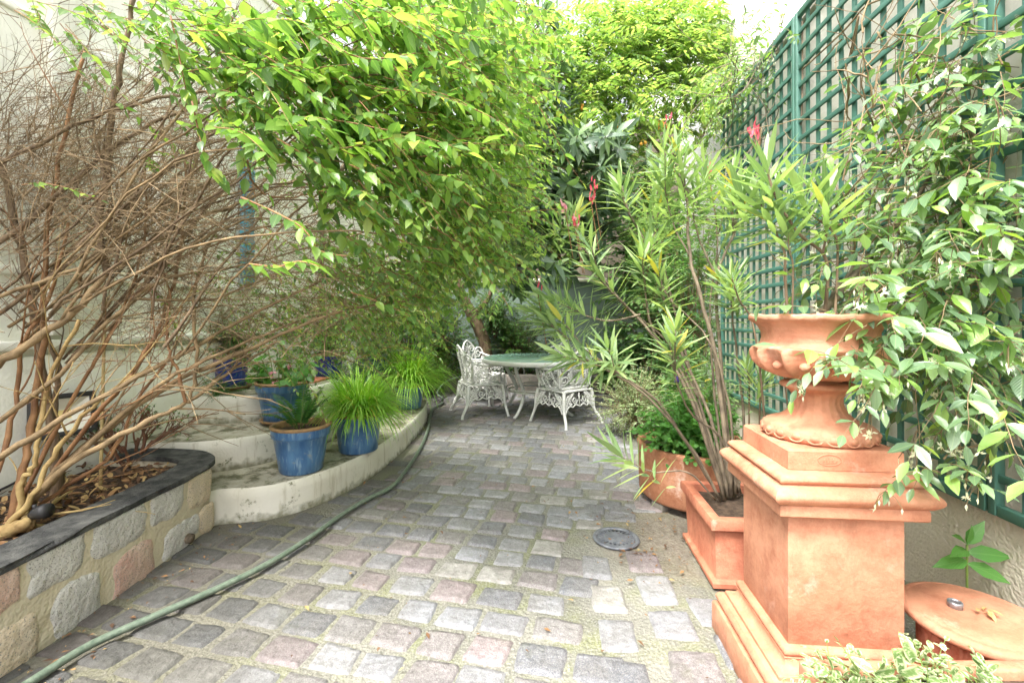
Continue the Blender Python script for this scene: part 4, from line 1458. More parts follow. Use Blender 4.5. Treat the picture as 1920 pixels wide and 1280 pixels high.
def grass(name, label, c, n, L, group=None):
    t_ = thing(name, label, 'grass plant', c, 0, group)
    vs, fs = [], []
    K = 7
    for k in range(n):
        a = R.uniform(0, 2 * PI); rr = .11 * math.sqrt(R.random())
        p = c + Vector((math.cos(a) * rr, math.sin(a) * rr, 0))
        a2 = a + R.uniform(-.7, .7)
        e = R.uniform(.45, 1.45)
        d = Vector((math.cos(a2) * math.cos(e), math.sin(a2) * math.cos(e), math.sin(e)))
        ln = L * R.uniform(.6, 1.15); w = R.uniform(.004, .0075)
        side = d.cross(UP).normalized()
        b = len(vs)
        g = R.uniform(.26, .42)
        for i in range(K):
            tw = w * (1 - (i / (K - 1)) ** 2 * .92)
            vs.append(p - side * tw); vs.append(p + side * tw)
            d = (d + Vector((0, 0, -g * (.5 + i * .16))) + rv(.05)).normalized()
            p = p + d * ln / (K - 1)
            p.z = max(p.z, c.z - .30)
        fs += [(b + 2 * i, b + 2 * i + 1, b + 2 * i + 3, b + 2 * i + 2) for i in range(K - 1)]
    mb_ = MB(); mb_.add(vs, fs); mb_.build('blades', M['grass_leaf'], t_)
    return t_


grass('grass_clump', 'front bright green grass clump spilling over its blue pot', PB + Vector((0, 0, .28)), 1000, .46, GP)
grass('grass_clump', 'rear bright green grass clump at the far end of step', PG + Vector((0, 0, .27)), 1000, .62, GP)


# --- begonia
def begonia(c):
    t_ = thing('begonia', 'leafy pink begonia in the blue pot on second step', 'flowering plant', c, 0, GP)
    tb2, lb, fl_ = MB(), Leaves('round'), Leaves('round')
    for k in range(26):
        a = R.uniform(0, 2 * PI); e = R.uniform(.5, 1.4)
        d = Vector((math.cos(a) * math.cos(e), math.sin(a) * math.cos(e), math.sin(e)))
        pts = grow(c + Vector((math.cos(a), math.sin(a), 0)) * .08, d, R.uniform(.12, .34), 5, .12, .02)
        tb2.tube(pts, taper(6, .005, .003), 5)
        for q in range(4):
            p, dd = along(pts, .4 + .6 * q / 3)
            dv = Vector((math.cos(a), math.sin(a), 0)) * .6 + rv(.8)
            L = R.uniform(.05, .095)
            lb.add(p, dv + Vector((0, 0, -.2)), UP + rv(.5) + Vector((0, -.4, 0)), L, L * .85, .15)
    for (dx, dy, dz) in ((.03, -.16, .05), (-.02, -.12, .11), (.1, -.1, .16), (.0, -.15, .02)):
        fl_ = Leaves('round')
        for q in range(7):
            fl_.add(c + Vector((dx, dy, dz)) + rv(.018), rv(), rv(), .022, .02, .1)
        fl_.build('flower', M['petal_pink'], t_)
    tb2.build('stems', M['green_stem'], t_); lb.build('foliage', M['big_leaf'], t_)


begonia(PCc + Vector((0, 0, .27)))


# --- feathery small-leaved pot plants
def bushy(name, label, cat, c, rad, n, L, asp, mat_, stem, group=None, kind='ovate', tw=.2, flat=1.0, r0=.003, pairs=7, hang=.1, trunk=None, flowers=None):
    t_ = thing(name, label, cat, c, 0, group)
    tb2, lb = MB(), Leaves(kind)
    cc = c + Vector((0, 0, rad * flat * .75))
    for k in range(n):
        d = rv(1).normalized()
        rr = R.uniform(.35, 1.0) * (1 + .25 * noise.noise(d * 2.3 + Vector((c.x, c.y, 0))))
        tip = cc + Vector((d.x * rad, d.y * rad, d.z * rad * flat)) * rr
        if tip.z < c.z - .02:
            tip.z = c.z + R.uniform(0, .05)
        st_ = tip - (d + Vector((0, 0, .25))).normalized() * tw
        leafy_twig(tb2, lb, st_, (tip - st_) + rv(.08), tw * R.uniform(.8, 1.3), r0, pairs, L, asp, hang=hang)
        if k % 5 == 0:
            p_ = smooth_path([c + rv(.03), c.lerp(st_, .5) + Vector((0, 0, .1 * rad)) + rv(.05), st_], 4)
            tb2.tube(p_, taper(len(p_), r0 * 2.2, r0), 4)
    if trunk:
        tb2.tube(trunk[0], trunk[1], 9)
    tb2.build('stems', stem, t_); lb.build('foliage', mat_, t_)
    return t_


bushy('feathery_plant', 'fine leaved feathery plant in pot beside the house wall', 'pot plant', PD + Vector((.02, 0, .22)), .42, 260, .026, .45, M['dark_leaf'], M['twig'], GP, 'small', .16, .8, .0018, 10)
bushy('feathery_plant', 'trailing fine leaved plant hanging over the mossy riser', 'pot plant', PD + Vector((.08, -.26, -.12)), .24, 80, .02, .35, M['fern_leaf'], M['green_stem'], GP, 'small', .14, .9, .0012, 10, .3)
bushy('potted_shrub', 'leafy shrub in the half hidden blue pot near the tile', 'pot plant', PE + Vector((0, 0, .2)), .5, 300, .04, .5, M['ivy_leaf'], M['twig'], GP, 'small', .2, 1.0, .002, 8)
bushy('weeping_shrub', 'pale weeping shrub arching beside the cobalt pot', 'shrub', Vector((-1.3, 5.75, .3)), .4, 130, .045, .28, M['pale_fern_leaf'], M['twig'], None, 'lance', .2, .8, .002, 9, .45)
fern('tree_fern', 'tall arching fern with brown stalks in the cobalt pot', PF + Vector((0, 0, .34)), 9, .75, .85, M['pale_fern_leaf'], GP, .10, 20)
fern('fern', 'pale drooping fern at foot of the cobalt pot', PF + Vector((.02, -.25, .0)), 8, .4, .9, M['pale_fern_leaf'], None, .06)
bushy('trailing_plant', 'small leaved trailing plant between cobalt pot and front grass', 'plant', Vector((-1.52, 4.55, .43)), .3, 150, .035, .45, M['ivy_leaf'], M['green_stem'], None, 'small', .15, 1.0, .0018, 7)

# --- little bare shrub in the planter
c = G(243, 868, .335)
t = thing('bare_shrub', 'small bare reddish twiggy shrub in the raised planter', 'shrub', c)
mb = MB(); lb = Leaves('small')


def branch(p, d, L, r, depth):
    pts = grow(p, d, L, 5, .2, -.03)
    mb.tube(pts, taper(6, r, r * .6), 5, cap=False)
    if depth == 0:
        if R.random() < .35:
            for q in range(3):
                lb.add(pts[-1] - (pts[-1] - pts[-2]) * q * .3, rv(), UP + rv(.5), .022, .012)
        return
    for k in range(R.choice([2, 3, 3])):
        q, dd = along(pts, R.uniform(.55, 1.0))
        branch(q, dd + rv(.75), L * R.uniform(.6, .85), r * .62, depth - 1)


for k in range(7):
    a = 2 * PI * k / 7
    branch(c + Vector((math.cos(a) * .025, math.sin(a) * .025, -.02)), Vector((math.cos(a) * .8, math.sin(a) * .6, 1)), .17, .012, 4)
mb.build('branches', simple('red_twig', (.12, .05, .03), (.25, .13, .08), 20, .8), t); lb.build('leaves', M['ivy_leaf'], t)

# --- the big arching shrub on the left --------------------------------------
SB = G(22, 990, .36)
big = thing('arching_shrub', 'huge arching shrub with bare brown twigs and bright leaves', 'shrub', SB)
stems, twigs = MB(), MB()
PATHS = [
    # (px, py, Y) waypoints, radii, material index
    ([(20, 985, 1.95), (90, 900, 2.0), (200, 800, 2.1), (330, 715, 2.2), (470, 655, 2.3), (620, 590, 2.5), (780, 560, 2.8)], .017, .006, 0),
    ([(25, 975, 1.95), (120, 880, 2.0), (250, 760, 2.05), (330, 700, 2.1), (470, 640, 2.3), (560, 600, 2.5)], .014, .005, 0),
    ([(15, 985, 1.95), (130, 870, 1.95), (280, 790, 2.05), (350, 755, 2.15), (440, 690, 2.3), (520, 640, 2.4)], .015, .005, 0),
    ([(20, 980, 1.95), (45, 880, 2.0), (58, 800, 2.05), (80, 640, 2.1), (85, 500, 2.1), (110, 300, 2.1), (160, 100, 2.1)], .016, .007, 1),
    ([(0, 860, 1.8), (120, 785, 1.9), (290, 690, 2.1), (420, 620, 2.3), (600, 525, 2.5), (760, 470, 2.7)], .013, .004, 0),
    ([(-20, 690, 1.9), (60, 640, 1.95), (140, 585, 2.0), (200, 515, 2.05), (330, 430, 2.2), (450, 380, 2.4), (600, 320, 2.6)], .019, .006, 0),
    ([(200, 515, 2.05), (185, 430, 2.06), (196, 350, 2.07), (212, 200, 2.1), (235, 90, 2.1), (250, -20, 2.1)], .015, .009, 2),
    ([(105, 945, 2.2), (100, 820, 2.2), (85, 720, 2.2), (60, 560, 2.2), (30, 430, 2.2), (0, 300, 2.2)], .02, .012, 2),
    ([(30, 985, 1.95), (70, 930, 2.0), (180, 780, 2.05), (260, 680, 2.1), (310, 580, 2.2), (340, 450, 2.3), (350, 300, 2.3)], .012, .005, 1),
    ([(350, 755, 2.15), (370, 690, 2.2), (362, 600, 2.2), (375, 500, 2.3), (410, 425, 2.35), (460, 370, 2.4), (520, 320, 2.5)], .009, .004, 0),
    ([(350, 755, 2.15), (330, 690, 2.15), (313, 640, 2.15), (318, 560, 2.2), (300, 500, 2.2)], .008, .004, 1),
    ([(-20, 800, 1.9), (110, 700, 2.0), (230, 580, 2.1), (320, 520, 2.2), (450, 500, 2.4), (700, 430, 2.8)], .011, .004, 0),
    ([(-20, 470, 2.0), (100, 375, 2.05), (230, 265, 2.1), (380, 190, 2.2), (600, 110, 2.2), (820, 80, 2.3)], .012, .004, 2),
    ([(-20, 320, 1.9), (140, 235, 2.0), (300, 185, 2.0), (500, 165, 2.0), (680, 200, 2.0)], .009, .003, 2),
    ([(-20, 560, 1.9), (150, 500, 2.0), (300, 410, 2.1), (480, 350, 2.2), (640, 330, 2.3)], .009, .003, 0),
    ([(-20, 600, 2.0), (150, 480, 2.1), (200, 430, 2.15), (330, 300, 2.2), (470, 200, 2.2), (560, 60, 2.2)], .010, .004, 2),
    ([(30, 985, 1.95), (60, 960, 2.0), (140, 900, 2.05), (210, 850, 2.1), (250, 770, 2.15), (300, 690, 2.2), (360, 650, 2.25)], .010, .005, 1),
    ([(22, 980, 1.95), (140, 740, 2.1), (190, 660, 2.1), (240, 560, 2.2), (270, 450, 2.2), (275, 300, 2.2)], .009, .004, 1),
    ([(240, 560, 2.1), (400, 560, 2.3), (540, 510, 2.5), (700, 520, 3.0)], .007, .003, 0),
    ([(-10, 900, 1.9), (30, 760, 2.0), (40, 650, 2.0), (90, 560, 2.1), (130, 420, 2.1)], .010, .006, 1),
    ([(120, 930, 2.3), (100, 780, 2.3), (110, 690, 2.3), (70, 600, 2.3)], .014, .010, 2),
    ([(38, 965, 1.95), (42, 900, 1.95), (60, 880, 1.96), (72, 820, 1.98), (92, 720, 2.0), (150, 600, 2.0)], .012, .007, 3),
    ([(0, 1000, 1.9), (40, 985, 1.9), (52, 975, 1.92), (60, 990, 1.93)], .03, .018, 3),
    ([(10, 990, 1.9), (60, 930, 1.92), (110, 840, 1.97), (190, 745, 2.0), (280, 690, 2.1)], .013, .006, 3),
    ([(460, 250, 2.0), (462, 300, 2.0), (475, 340, 2.05), (500, 365, 2.1), (540, 372, 2.15), (580, 360, 2.2)], .006, .003, 1),
]
mains = []
stem_sets = [MB(), MB(), MB(), MB()]
for (wp, r0, r1, mi) in PATHS:
    pts = smooth_path([W(*w) for w in wp], 5)
    pts = [p + rv(.009) for p in pts]; px0 = wp[0][0] + wp[-1][1]
    rr_ = [r * (1 + .16 * noise.noise(Vector((i * .9, px0 * 3.1, 0)))) * (1.18 if i % 7 == 3 else 1) for i, r in enumerate(taper(len(pts), r0, r1))]
    stem_sets[mi].tube(pts, rr_, 8)
    mains.append((pts, r1))
    for k in range(5):      # forks, each with finer forks of its own
        t0 = R.uniform(.25, .95); q, dd = along(pts, t0)
        rb_ = (r0 + (r1 - r0) * t0) * R.uniform(.3, .55)
        bp = grow(q, dd + rv(.8), R.uniform(.25, .6), 7, .16, .0)
        stem_sets[mi].tube(bp, taper(8, rb_, rb_ * .4), 6)
        for j in range(3):
            q2, d2 = along(bp, R.uniform(.3, .95))
            b2_ = grow(q2, d2 + rv(.9), R.uniform(.12, .35), 5, .2)
            stem_sets[mi].tube(b2_, taper(6, rb_ * .45, rb_ * .2), 4)
for k in range(34):      # secondary stems that carry the leafy top
    p0 = W(R.uniform(0, 330), R.uniform(420, 700), R.uniform(1.9, 2.3))
    tgt = W(R.uniform(420, 880), R.uniform(-20, 520), R.uniform(1.5, 2.9))
    mid_ = p0.lerp(tgt, .5) + Vector((R.uniform(-.1, .1), R.uniform(-.1, .1), R.uniform(.05, .35)))
    pts = smooth_path([p0, mid_, tgt], 8); pts = [p + rv(.012) for p in pts]
    stem_sets[R.choice([0, 0, 2])].tube(pts, taper(len(pts), R.uniform(.005, .008), .0022), 5)
    mains.append((pts, .003))
for nm, ss, mt in zip(('stems', 'young_stems', 'old_trunk', 'gnarled_base'), stem_sets, (M['tan_stem'], M['orange_stem'], M['bark'], simple('gnarled', (.42, .31, .13), (.26, .17, .07), 18, .8, .5, 120))):
    ss.build(nm, mt, big)
# tangle of thin dry twigs
for k in range(2600):
    u = R.random()
    if u < .62:
        px, py = R.uniform(-30, 400), R.gauss(350, 130)
        if py > 480 and R.random() < .6:
            continue
        Y = R.uniform(1.85, 2.6)
    elif u < .85:
        px, py, Y = R.uniform(200, 640), R.uniform(330, 640), R.uniform(2.0, 3.0)
    else:
        px, py, Y = R.uniform(300, 820), R.uniform(0, 600), R.uniform(2.0, 3.2)
    p = W(px, py, Y)
    if p.z < .9 and R.random() < .7:
        continue
    if p.x < house_x(p.y) + .06:
        p.x = house_x(p.y) + R.uniform(.06, .3)
    an = R.gauss(.25, .55) if R.random() < .75 else R.uniform(0, PI)
    d = Vector((math.cos(an), R.uniform(-.5, .4), math.sin(an)))
    L = R.uniform(.18, .62)
    r = R.choice([.0009, .0011, .0013, .0016, .0024])
    pts = grow(p - d * L * .3, d, L, 6, .22, R.uniform(-.02, .06))
    pts = [Vector((max(q.x, house_x(q.y) + .04), q.y, q.z)) for q in pts]
    twigs.tube(pts, taper(7, r, r * .45), 3, cap=False)
    for q in range(R.choice([0, 1, 2, 3])):
        b0, dd = along(pts, R.uniform(.15, .9))
        p2 = grow(b0, dd + rv(.9), L * R.uniform(.2, .5), 4, .2)
        p2 = [Vector((max(q_.x, house_x(q_.y) + .04), q_.y, q_.z)) for q_ in p2]
        twigs.tube(p2, taper(5, r * .7, r * .35), 3, cap=False)
tw_ = twigs.build('twigs', M['twig'], big); tw_['kind'] = 'stuff'
# leaves: twigs with opposite leaves, gathered into overlapping sprays
lb = Leaves('ovate'); tb2 = MB()


def spray(px, py, Y, sx, sy, sY, n, L, d0, pairs=7, ln=.3, hang=.3, lbb=None, asp=.5):
    for k in range(n):
        p = W(px + R.gauss(0, sx), py + R.gauss(0, sy), Y + R.gauss(0, sY))
        qx, qy = CX + F * p.x / p.y, HZ - F * (p.z - CAM_H) / p.y
        if qx > 800 and qy > 500 or qx > 930 and qy > 430:
            continue
        d = Vector(d0) + rv(.55)
        leafy_twig(tb2, lbb or lb, p, d, ln * R.uniform(.7, 1.4), .002, pairs + 1, (1.1 if Y < 1.72 else .93) * L * R.uniform(.8, 1.15), asp, hang=hang)


SPR = [
    (430, 40, 1.7, 60, 40, .15, 26, .06), (520, 60, 1.6, 60, 50, .15, 34, .06), (620, 50, 1.7, 60, 50, .2, 36, .06), (730, 40, 1.9, 70, 50, .2, 36, .06), (830, 60, 2.1, 60, 60, .2, 34, .06), (900, 110, 2.3, 40, 60, .2, 22, .058),
    (400, 120, 1.7, 40, 40, .12, 16, .06), (500, 150, 1.55, 50, 50, .12, 26, .06), (610, 160, 1.6, 60, 50, .15, 34, .06), (720, 150, 1.8, 60, 60, .2, 40, .058), (820, 170, 2.0, 60, 60, .2, 40, .055), (890, 220, 2.4, 40, 60, .2, 26, .055),
    (460, 230, 1.6, 40, 40, .1, 12, .06), (560, 250, 1.5, 50, 40, .12, 22, .06), (660, 260, 1.6, 60, 50, .15, 32, .058), (760, 270, 1.8, 60, 60, .2, 38, .056), (850, 300, 2.2, 50, 60, .2, 34, .055),
    (640, 340, 1.7, 60, 40, .15, 20, .056), (730, 370, 1.9, 60, 50, .2, 32, .055), (820, 400, 2.2, 60, 50, .25, 34, .055), (890, 420, 2.6, 50, 60, .3, 24, .055),
    (700, 460, 2.4, 70, 40, .3, 26, .05), (790, 490, 2.7, 60, 50, .3, 34, .05), (720, 540, 3.0, 70, 40, .3, 34, .048), (790, 560, 3.3, 60, 30, .3, 26, .048), (640, 590, 3.0, 60, 40, .3, 26, .045), (560, 560, 2.9, 70, 50, .3, 18, .042), (480, 600, 2.9, 60, 50, .3, 12, .04), (850, 540, 3.6, 35, 30, .3, 10, .05), (660, 610, 3.4, 60, 22, .3, 16, .042), (580, 620, 3.3, 50, 25, .3, 10, .04),
    (760, 500, 3.4, 70, 60, .4, 34, .05), (840, 300, 3.2, 60, 90, .4, 40, .055), (740, 200, 3.0, 90, 90, .4, 44, .055), (600, 100, 2.8, 110, 80, .4, 40, .055), (560, 330, 2.9, 90, 70, .4, 16, .045), (350, 40, 2.0, 50, 40, .2, 8, .055), (160, 60, 1.9, 110, 60, .2, 4, .05), (130, 200, 1.9, 100, 90, .2, 4, .045), (60, 50, 1.8, 50, 30, .15, 5, .045), (150, 30, 1.8, 60, 30, .15, 6, .05), (260, 40, 1.75, 50, 35, .15, 9, .055), (320, 110, 1.7, 40, 50, .15, 9, .055), (350, 230, 1.7, 35, 50, .15, 6, .055), (500, 600, 3.1, 60, 35, .25, 30, .036), (600, 590, 3.2, 60, 40, .25, 34, .04), (430, 560, 2.9, 60, 50, .25, 22, .034), (540, 520, 2.8, 70, 40, .25, 26, .038), (680, 590, 3.3, 50, 30, .25, 26, .042), (620, 480, 2.7, 60, 50, .25, 24, .042), (840, 470, 2.6, 60, 60, .3, 34, .056), (800, 540, 2.8, 50, 40, .3, 18, .052), (700, 520, 2.5, 60, 40, .3, 24, .05), (900, 330, 2.8, 35, 70, .3, 20, .055),  (920, 60, 2.6, 40, 50, .3, 24, .058), (760, 380, 2.4, 80, 70, .3, 34, .055), (420, 500, 2.6, 90, 70, .3, 6, .04), (440, 400, 2.6, 80, 80, .3, 6, .04)]
for (px, py, Y, sx, sy, sY, n, L) in SPR:
    spray(px, py, Y, sx, sy, sY, int(n * (.9 if Y < 1.72 else 1.3)), L * R.uniform(.85, 1.15), (.75, -.15, -.25))
# named hanging sprays close to the camera
for wp in ([(452, 370, 1.25), (520, 400, 1.22), (570, 430, 1.2), (600, 470, 1.2), (650, 480, 1.2)], [(468, 495, 1.2), (520, 500, 1.18), (560, 490, 1.17), (600, 500, 1.16)], [(520, 260, 1.3), (600, 310, 1.3), (640, 340, 1.3)], [(700, 420, 1.5), (760, 455, 1.5), (840, 470, 1.55)], [(600, 70, 1.2), (680, 110, 1.2), (780, 100, 1.25)], [(360, 190, 1.4), (385, 290, 1.42), (420, 340, 1.45)], [(320, 30, 1.5), (345, 150, 1.5), (350, 180, 1.5)]):
    pts = smooth_path([W(*w) for w in wp], 4)
    tb2.tube(pts, taper(len(pts), .003, .0013), 5)
    n = 9
    for i in range(n):
        p, d = along(pts, .05 + .95 * i / n)
        sd_ = d.cross(UP).normalized()
        for sg in (-1, 1):
            L = .056 * R.uniform(.75, 1.15)
            lb.add(p, d * .5 + sd_ * sg * .6 + rv(.35) + Vector((0, 0, -.25)), UP + rv(.6), L, L * .5, R.uniform(.05, .25))
tb2.build('leafy_twigs', M['orange_stem'], big); lb.build('foliage', M['shrub_leaf'], big)

# --- wisteria along the back ------------------------------------------------
wis = thing('wisteria', 'yellow green wisteria covering the back wall and its top', 'climber', (1.5, 7.6, 0))
tb2, lb = MB(), Leaves('lance')
for wp, r in (([(1330, 420, 7.4), (1250, 300, 7.3), (1180, 230, 7.2), (1080, 160, 7.2), (980, 140, 7)], .03), ([(1390, 210, 7.0), (1340, 215, 7.1), (1300, 280, 7.2), (1240, 300, 7.2)], .04), ([(1240, 600, 7.9), (1225, 450, 7.8), (1250, 330, 7.6), (1300, 200, 7.4), (1340, 120, 7.3)], .03)):
    pts = smooth_path([W(*w) for w in wp], 5); tb2.tube([p + rv(.02) for p in pts], taper(len(pts), r, r * .4), 7)


def wsp(px, py, Y, sx, sy, sY, n, ln=.42, L=.105, pairs=6):
    for k in range(int(n * 2.0)):
        p = W(px + R.gauss(0, sx), py + R.gauss(0, sy), Y + R.gauss(0, sY))
        d = Vector((R.uniform(-.9, .7), R.uniform(-1.1, .2), R.uniform(-.5, .6)))
        pinnate(tb2, lb, p, d, ln * R.uniform(.7, 1.2), pairs, L, .4)


for a in ((1000, 190, 6.8, 45, 40, .4, 55), (1060, 140, 7, 50, 35, .4, 70), (1130, 110, 7.1, 50, 40, .4, 80), (1200, 80, 7.2, 45, 40, .4, 80), (1260, 55, 7.2, 35, 35, .4, 60), (1300, 110, 7.2, 45, 40, .4, 70), (1350, 110, 7.2, 25, 35, .3, 36), (1230, 150, 7.1, 60, 40, .4, 80), (1150, 190, 7, 60, 40, .4, 80), (1070, 220, 6.8, 60, 40, .4, 60), (1010, 260, 6.6, 40, 40, .4, 30), (1190, 260, 7.2, 30, 40, .3, 30), (1320, 190, 7.2, 35, 30, .3, 40), (1150, 270, 6.9, 30, 40, .3, 34), (1270, 210, 7.4, 30, 30, .3, 20), (1180, 330, 7.3, 40, 30, .3, 24), (1260, 20, 7.5, 60, 25, .3, 30), (1150, 25, 7.2, 70, 30, .3, 9), (1330, 40, 7.2, 40, 30, .3, 9), (1050, 70, 7.0, 50, 30, .3, 12), (1200, 380, 7.4, 50, 40, .3, 22), (1000, 110, 6.9, 40, 30, .3, 36), (1120, 60, 7.2, 50, 25, .3, 40), (1340, 60, 7.3, 30, 25, .3, 24), (1100, 320, 6.7, 50, 40, .3, 24)):
    wsp(*a)
tb2.build('vines', M['grey_stem'], wis); lb.build('foliage', M['wisteria_leaf'], wis)
# the same kind of climber trained from the house side
wi2 = thing('wisteria', 'wisteria with hanging feathery leaves between shrub and loquat', 'climber', (-.6, 5.2, 2.0))
tb2, lb = MB(), Leaves('lance')
pts = smooth_path([Vector((house_x(5.5) + .1, 5.5, .7)), Vector((house_x(5.5) + .15, 5.4, 2.6)), Vector((-1.4, 5.1, 3.4)), Vector((-.6, 5.0, 3.6)), Vector((.0, 5.2, 3.5))], 6)
tb2.tube(pts, taper(len(pts), .035, .01), 7)
for a in ((860, 40, 4.4, 50, 35, .4, 46), (930, 60, 4.8, 35, 40, .4, 40), (880, 150, 4.4, 55, 45, .4, 46), (930, 180, 5, 25, 45, .4, 24), (900, 260, 4.4, 45, 45, .4, 44), (930, 350, 4.8, 35, 45, .4, 36), (860, 380, 4.2, 50, 50, .4, 40), (920, 450, 5, 40, 40, .4, 36), (960, 440, 5.2, 30, 30, .3, 14), (870, 480, 4.6, 50, 35, .4, 30), (985, 470, 5.3, 30, 20, .3, 10), (770, 570, 5.2, 30, 25, .4, 24), (720, 580, 5.0, 40, 25, .3, 14), (820, 510, 5.0, 30, 25, .4, 20), (1040, 420, 5.5, 30, 30, .3, 10)):
    wsp(*a, ln=.34, L=.07, pairs=7)
tb2.build('vines', M['grey_stem'], wi2); lb.build('foliage', M['wisteria_leaf'], wi2)
# bright spray leaning over the far end of the trellis
wi3 = thing('wisteria', 'bright wisteria spray arching over the far trellis end', 'climber', W(1390, 150, 4.7))
tb2, lb = MB(), Leaves('lance')
for wp in ([(1420, 120, 4.6), (1370, 150, 4.4), (1320, 185, 4.3), (1280, 235, 4.2)], [(1440, 160, 4.5), (1380, 170, 4.4), (1340, 215, 4.3), (1330, 270, 4.3)], [(1400, 110, 4.7), (1340, 130, 4.6), (1300, 160, 4.5)], [(1420, 150, 4.5), (1390, 190, 4.4), (1400, 230, 4.35)]):
    pts = smooth_path([W(*w) for w in wp], 5); tb2.tube(pts, taper(len(pts), .006, .002), 5)
    for i in range(13):
        p, d = along(pts, .1 + .9 * i / 12)
        pinnate(tb2, lb, p, d * .4 + rv(.8) + Vector((-.3, -.3, -.3)), R.uniform(.2, .34), 6, .075, .38)
tb2.build('vines', M['grey_stem'], wi3); lb.build('foliage', M['wisteria_leaf'], wi3)

# --- loquat tree ------------------------------------------------------------
TB_ = G(912, 735, 0); TB_.y = 7.75; TB_.x = (912 - CX) / F * 7.75
lo = thing('loquat_tree', 'loquat tree with large dark leaves and orange fruit', 'tree', TB_)
mb = MB()
k0 = W(915, 690, 7.75); k0.z = .1
tr = [k0, W(908, 640, 7.75), W(885, 590, 7.7), W(862, 545, 7.6), W(848, 480, 7.5), W(862, 400, 7.3), W(910, 330, 7.0), W(990, 260, 6.8)]
pts = smooth_path(tr, 5); mb.tube([p + rv(.012) for p in pts], taper(len(pts), .115, .045), 10)
lims = [[W(886, 592, 7.7), W(915, 560, 7.6), W(925, 520, 7.6), W(920, 430, 7.4), W(960, 350, 7.0)], [W(850, 470, 7.5), W(900, 420, 7), W(980, 380, 6.7), W(1060, 330, 6.5)], [W(862, 400, 7.3), W(940, 300, 6.9), W(1040, 280, 6.6), W(1130, 290, 6.5)], [W(910, 330, 7), W(960, 200, 6.6), W(985, 80, 6.5), W(1000, 10, 6.5)], [W(960, 350, 7), W(990, 450, 6.6), W(975, 500, 6.5)], [W(960, 350, 7), W(1040, 430, 6.7), W(1050, 500, 6.6)]]
tipsrc = []
for l_ in lims:
    p_ = smooth_path(l_, 5); mb.tube([p + rv(.012) for p in p_], taper(len(p_), .045, .014), 7); tipsrc += p_[6:]
lb = Leaves('lance'); fr = MB()


def rosette(p, d, n, L):
    d = d.normalized()
    for k in range(n):
        a = k * 2.4
        s = d.cross(Vector((.3, .2, .9))).normalized(); b3 = d.cross(s)
        e = R.uniform(-.15, .8)
        ld = (s * math.cos(a) + b3 * math.sin(a)) * math.cos(e) + d * math.sin(e) + Vector((0, 0, -.25))
        l = L * R.uniform(.7, 1.15)
        lb.add(p - d * .012 * k, ld, d + UP * .6 + rv(.25), l, l * .32, R.uniform(.1, .35))


for (px, py, Y, sx, sy, n) in ((990, 190, 6.7, 40, 40, 8), (960, 60, 6.5, 45, 45, 12), (1020, 30, 6.5, 25, 25, 4), (1010, 240, 6.6, 40, 30, 14), (1060, 300, 6.4, 40, 35, 20), (1000, 330, 6.6, 40, 35, 18), (1110, 290, 6.4, 35, 25, 12), (1080, 350, 6.5, 45, 30, 20), (990, 400, 6.8, 40, 40, 14), (1040, 430, 6.7, 35, 35, 16), (975, 505, 6.4, 22, 18, 8), (1050, 490, 6.7, 25, 20, 8), (1140, 350, 6.7, 35, 30, 10), (960, 300, 6.8, 40, 40, 10), (1090, 420, 6.9, 40, 40, 12), (1130, 400, 7, 40, 40, 12), (1180, 330, 7.2, 40, 40, 10), (1010, 370, 6.4, 40, 40, 14), (960, 420, 6.6, 30, 40, 12), (1060, 250, 6.6, 40, 40, 14), (1040, 180, 6.9, 40, 30, 8)):
    for k in range(n):
        p = W(px + R.gauss(0, sx), py + R.gauss(0, sy), Y - .8 + R.gauss(0, .3))
        d = Vector((R.uniform(-.6, .6), R.uniform(-1, .1), R.uniform(-.3, .9)))
        rosette(p, d, R.choice([9, 11, 13]), .25)
        s_ = min(tipsrc, key=lambda q: (q - p).length)
        mb.tube(smooth_path([s_, s_.lerp(p, .5) + rv(.06), p], 3), taper(7, .011, .006), 5)
mb.build('trunk', M['bark'], lo); lb.build('crown', M['loquat_leaf'], lo)
fm = simple('loquat_fruit', (.62, .27, .04), (.7, .38, .06), 12, .5)
for (px, py, Y, n) in ((1090, 205, 6.2, 3), (1100, 215, 6.2, 4), (1000, 293, 6.2, 3), (1155, 236, 6.3, 3), (1080, 295, 6.1, 2), (1035, 470, 6.2, 3), (1049, 471, 6.2, 2), (952, 500, 6.1, 3), (963, 510, 6.1, 2), (1178, 240, 6.3, 2), (1238, 236, 6.6, 3), (985, 412, 6.2, 2), (1205, 272, 6.5, 2), (1248, 240, 6.6, 2)):
    mb = MB(); c = W(px, py, Y)
    for k in range(n):
        q = c + rv(.05)
        mb.lathe([(0, -.026), (.014, -.022), (.023, -.008), (.024, .006), (.015, .021), (.005, .026), (0, .024)], q, 10)
        mb.tube([q + Vector((0, 0, .024)), c + Vector((0, .02, .09))], .003, 4)
    mb.build('fruit_cluster', fm, lo)

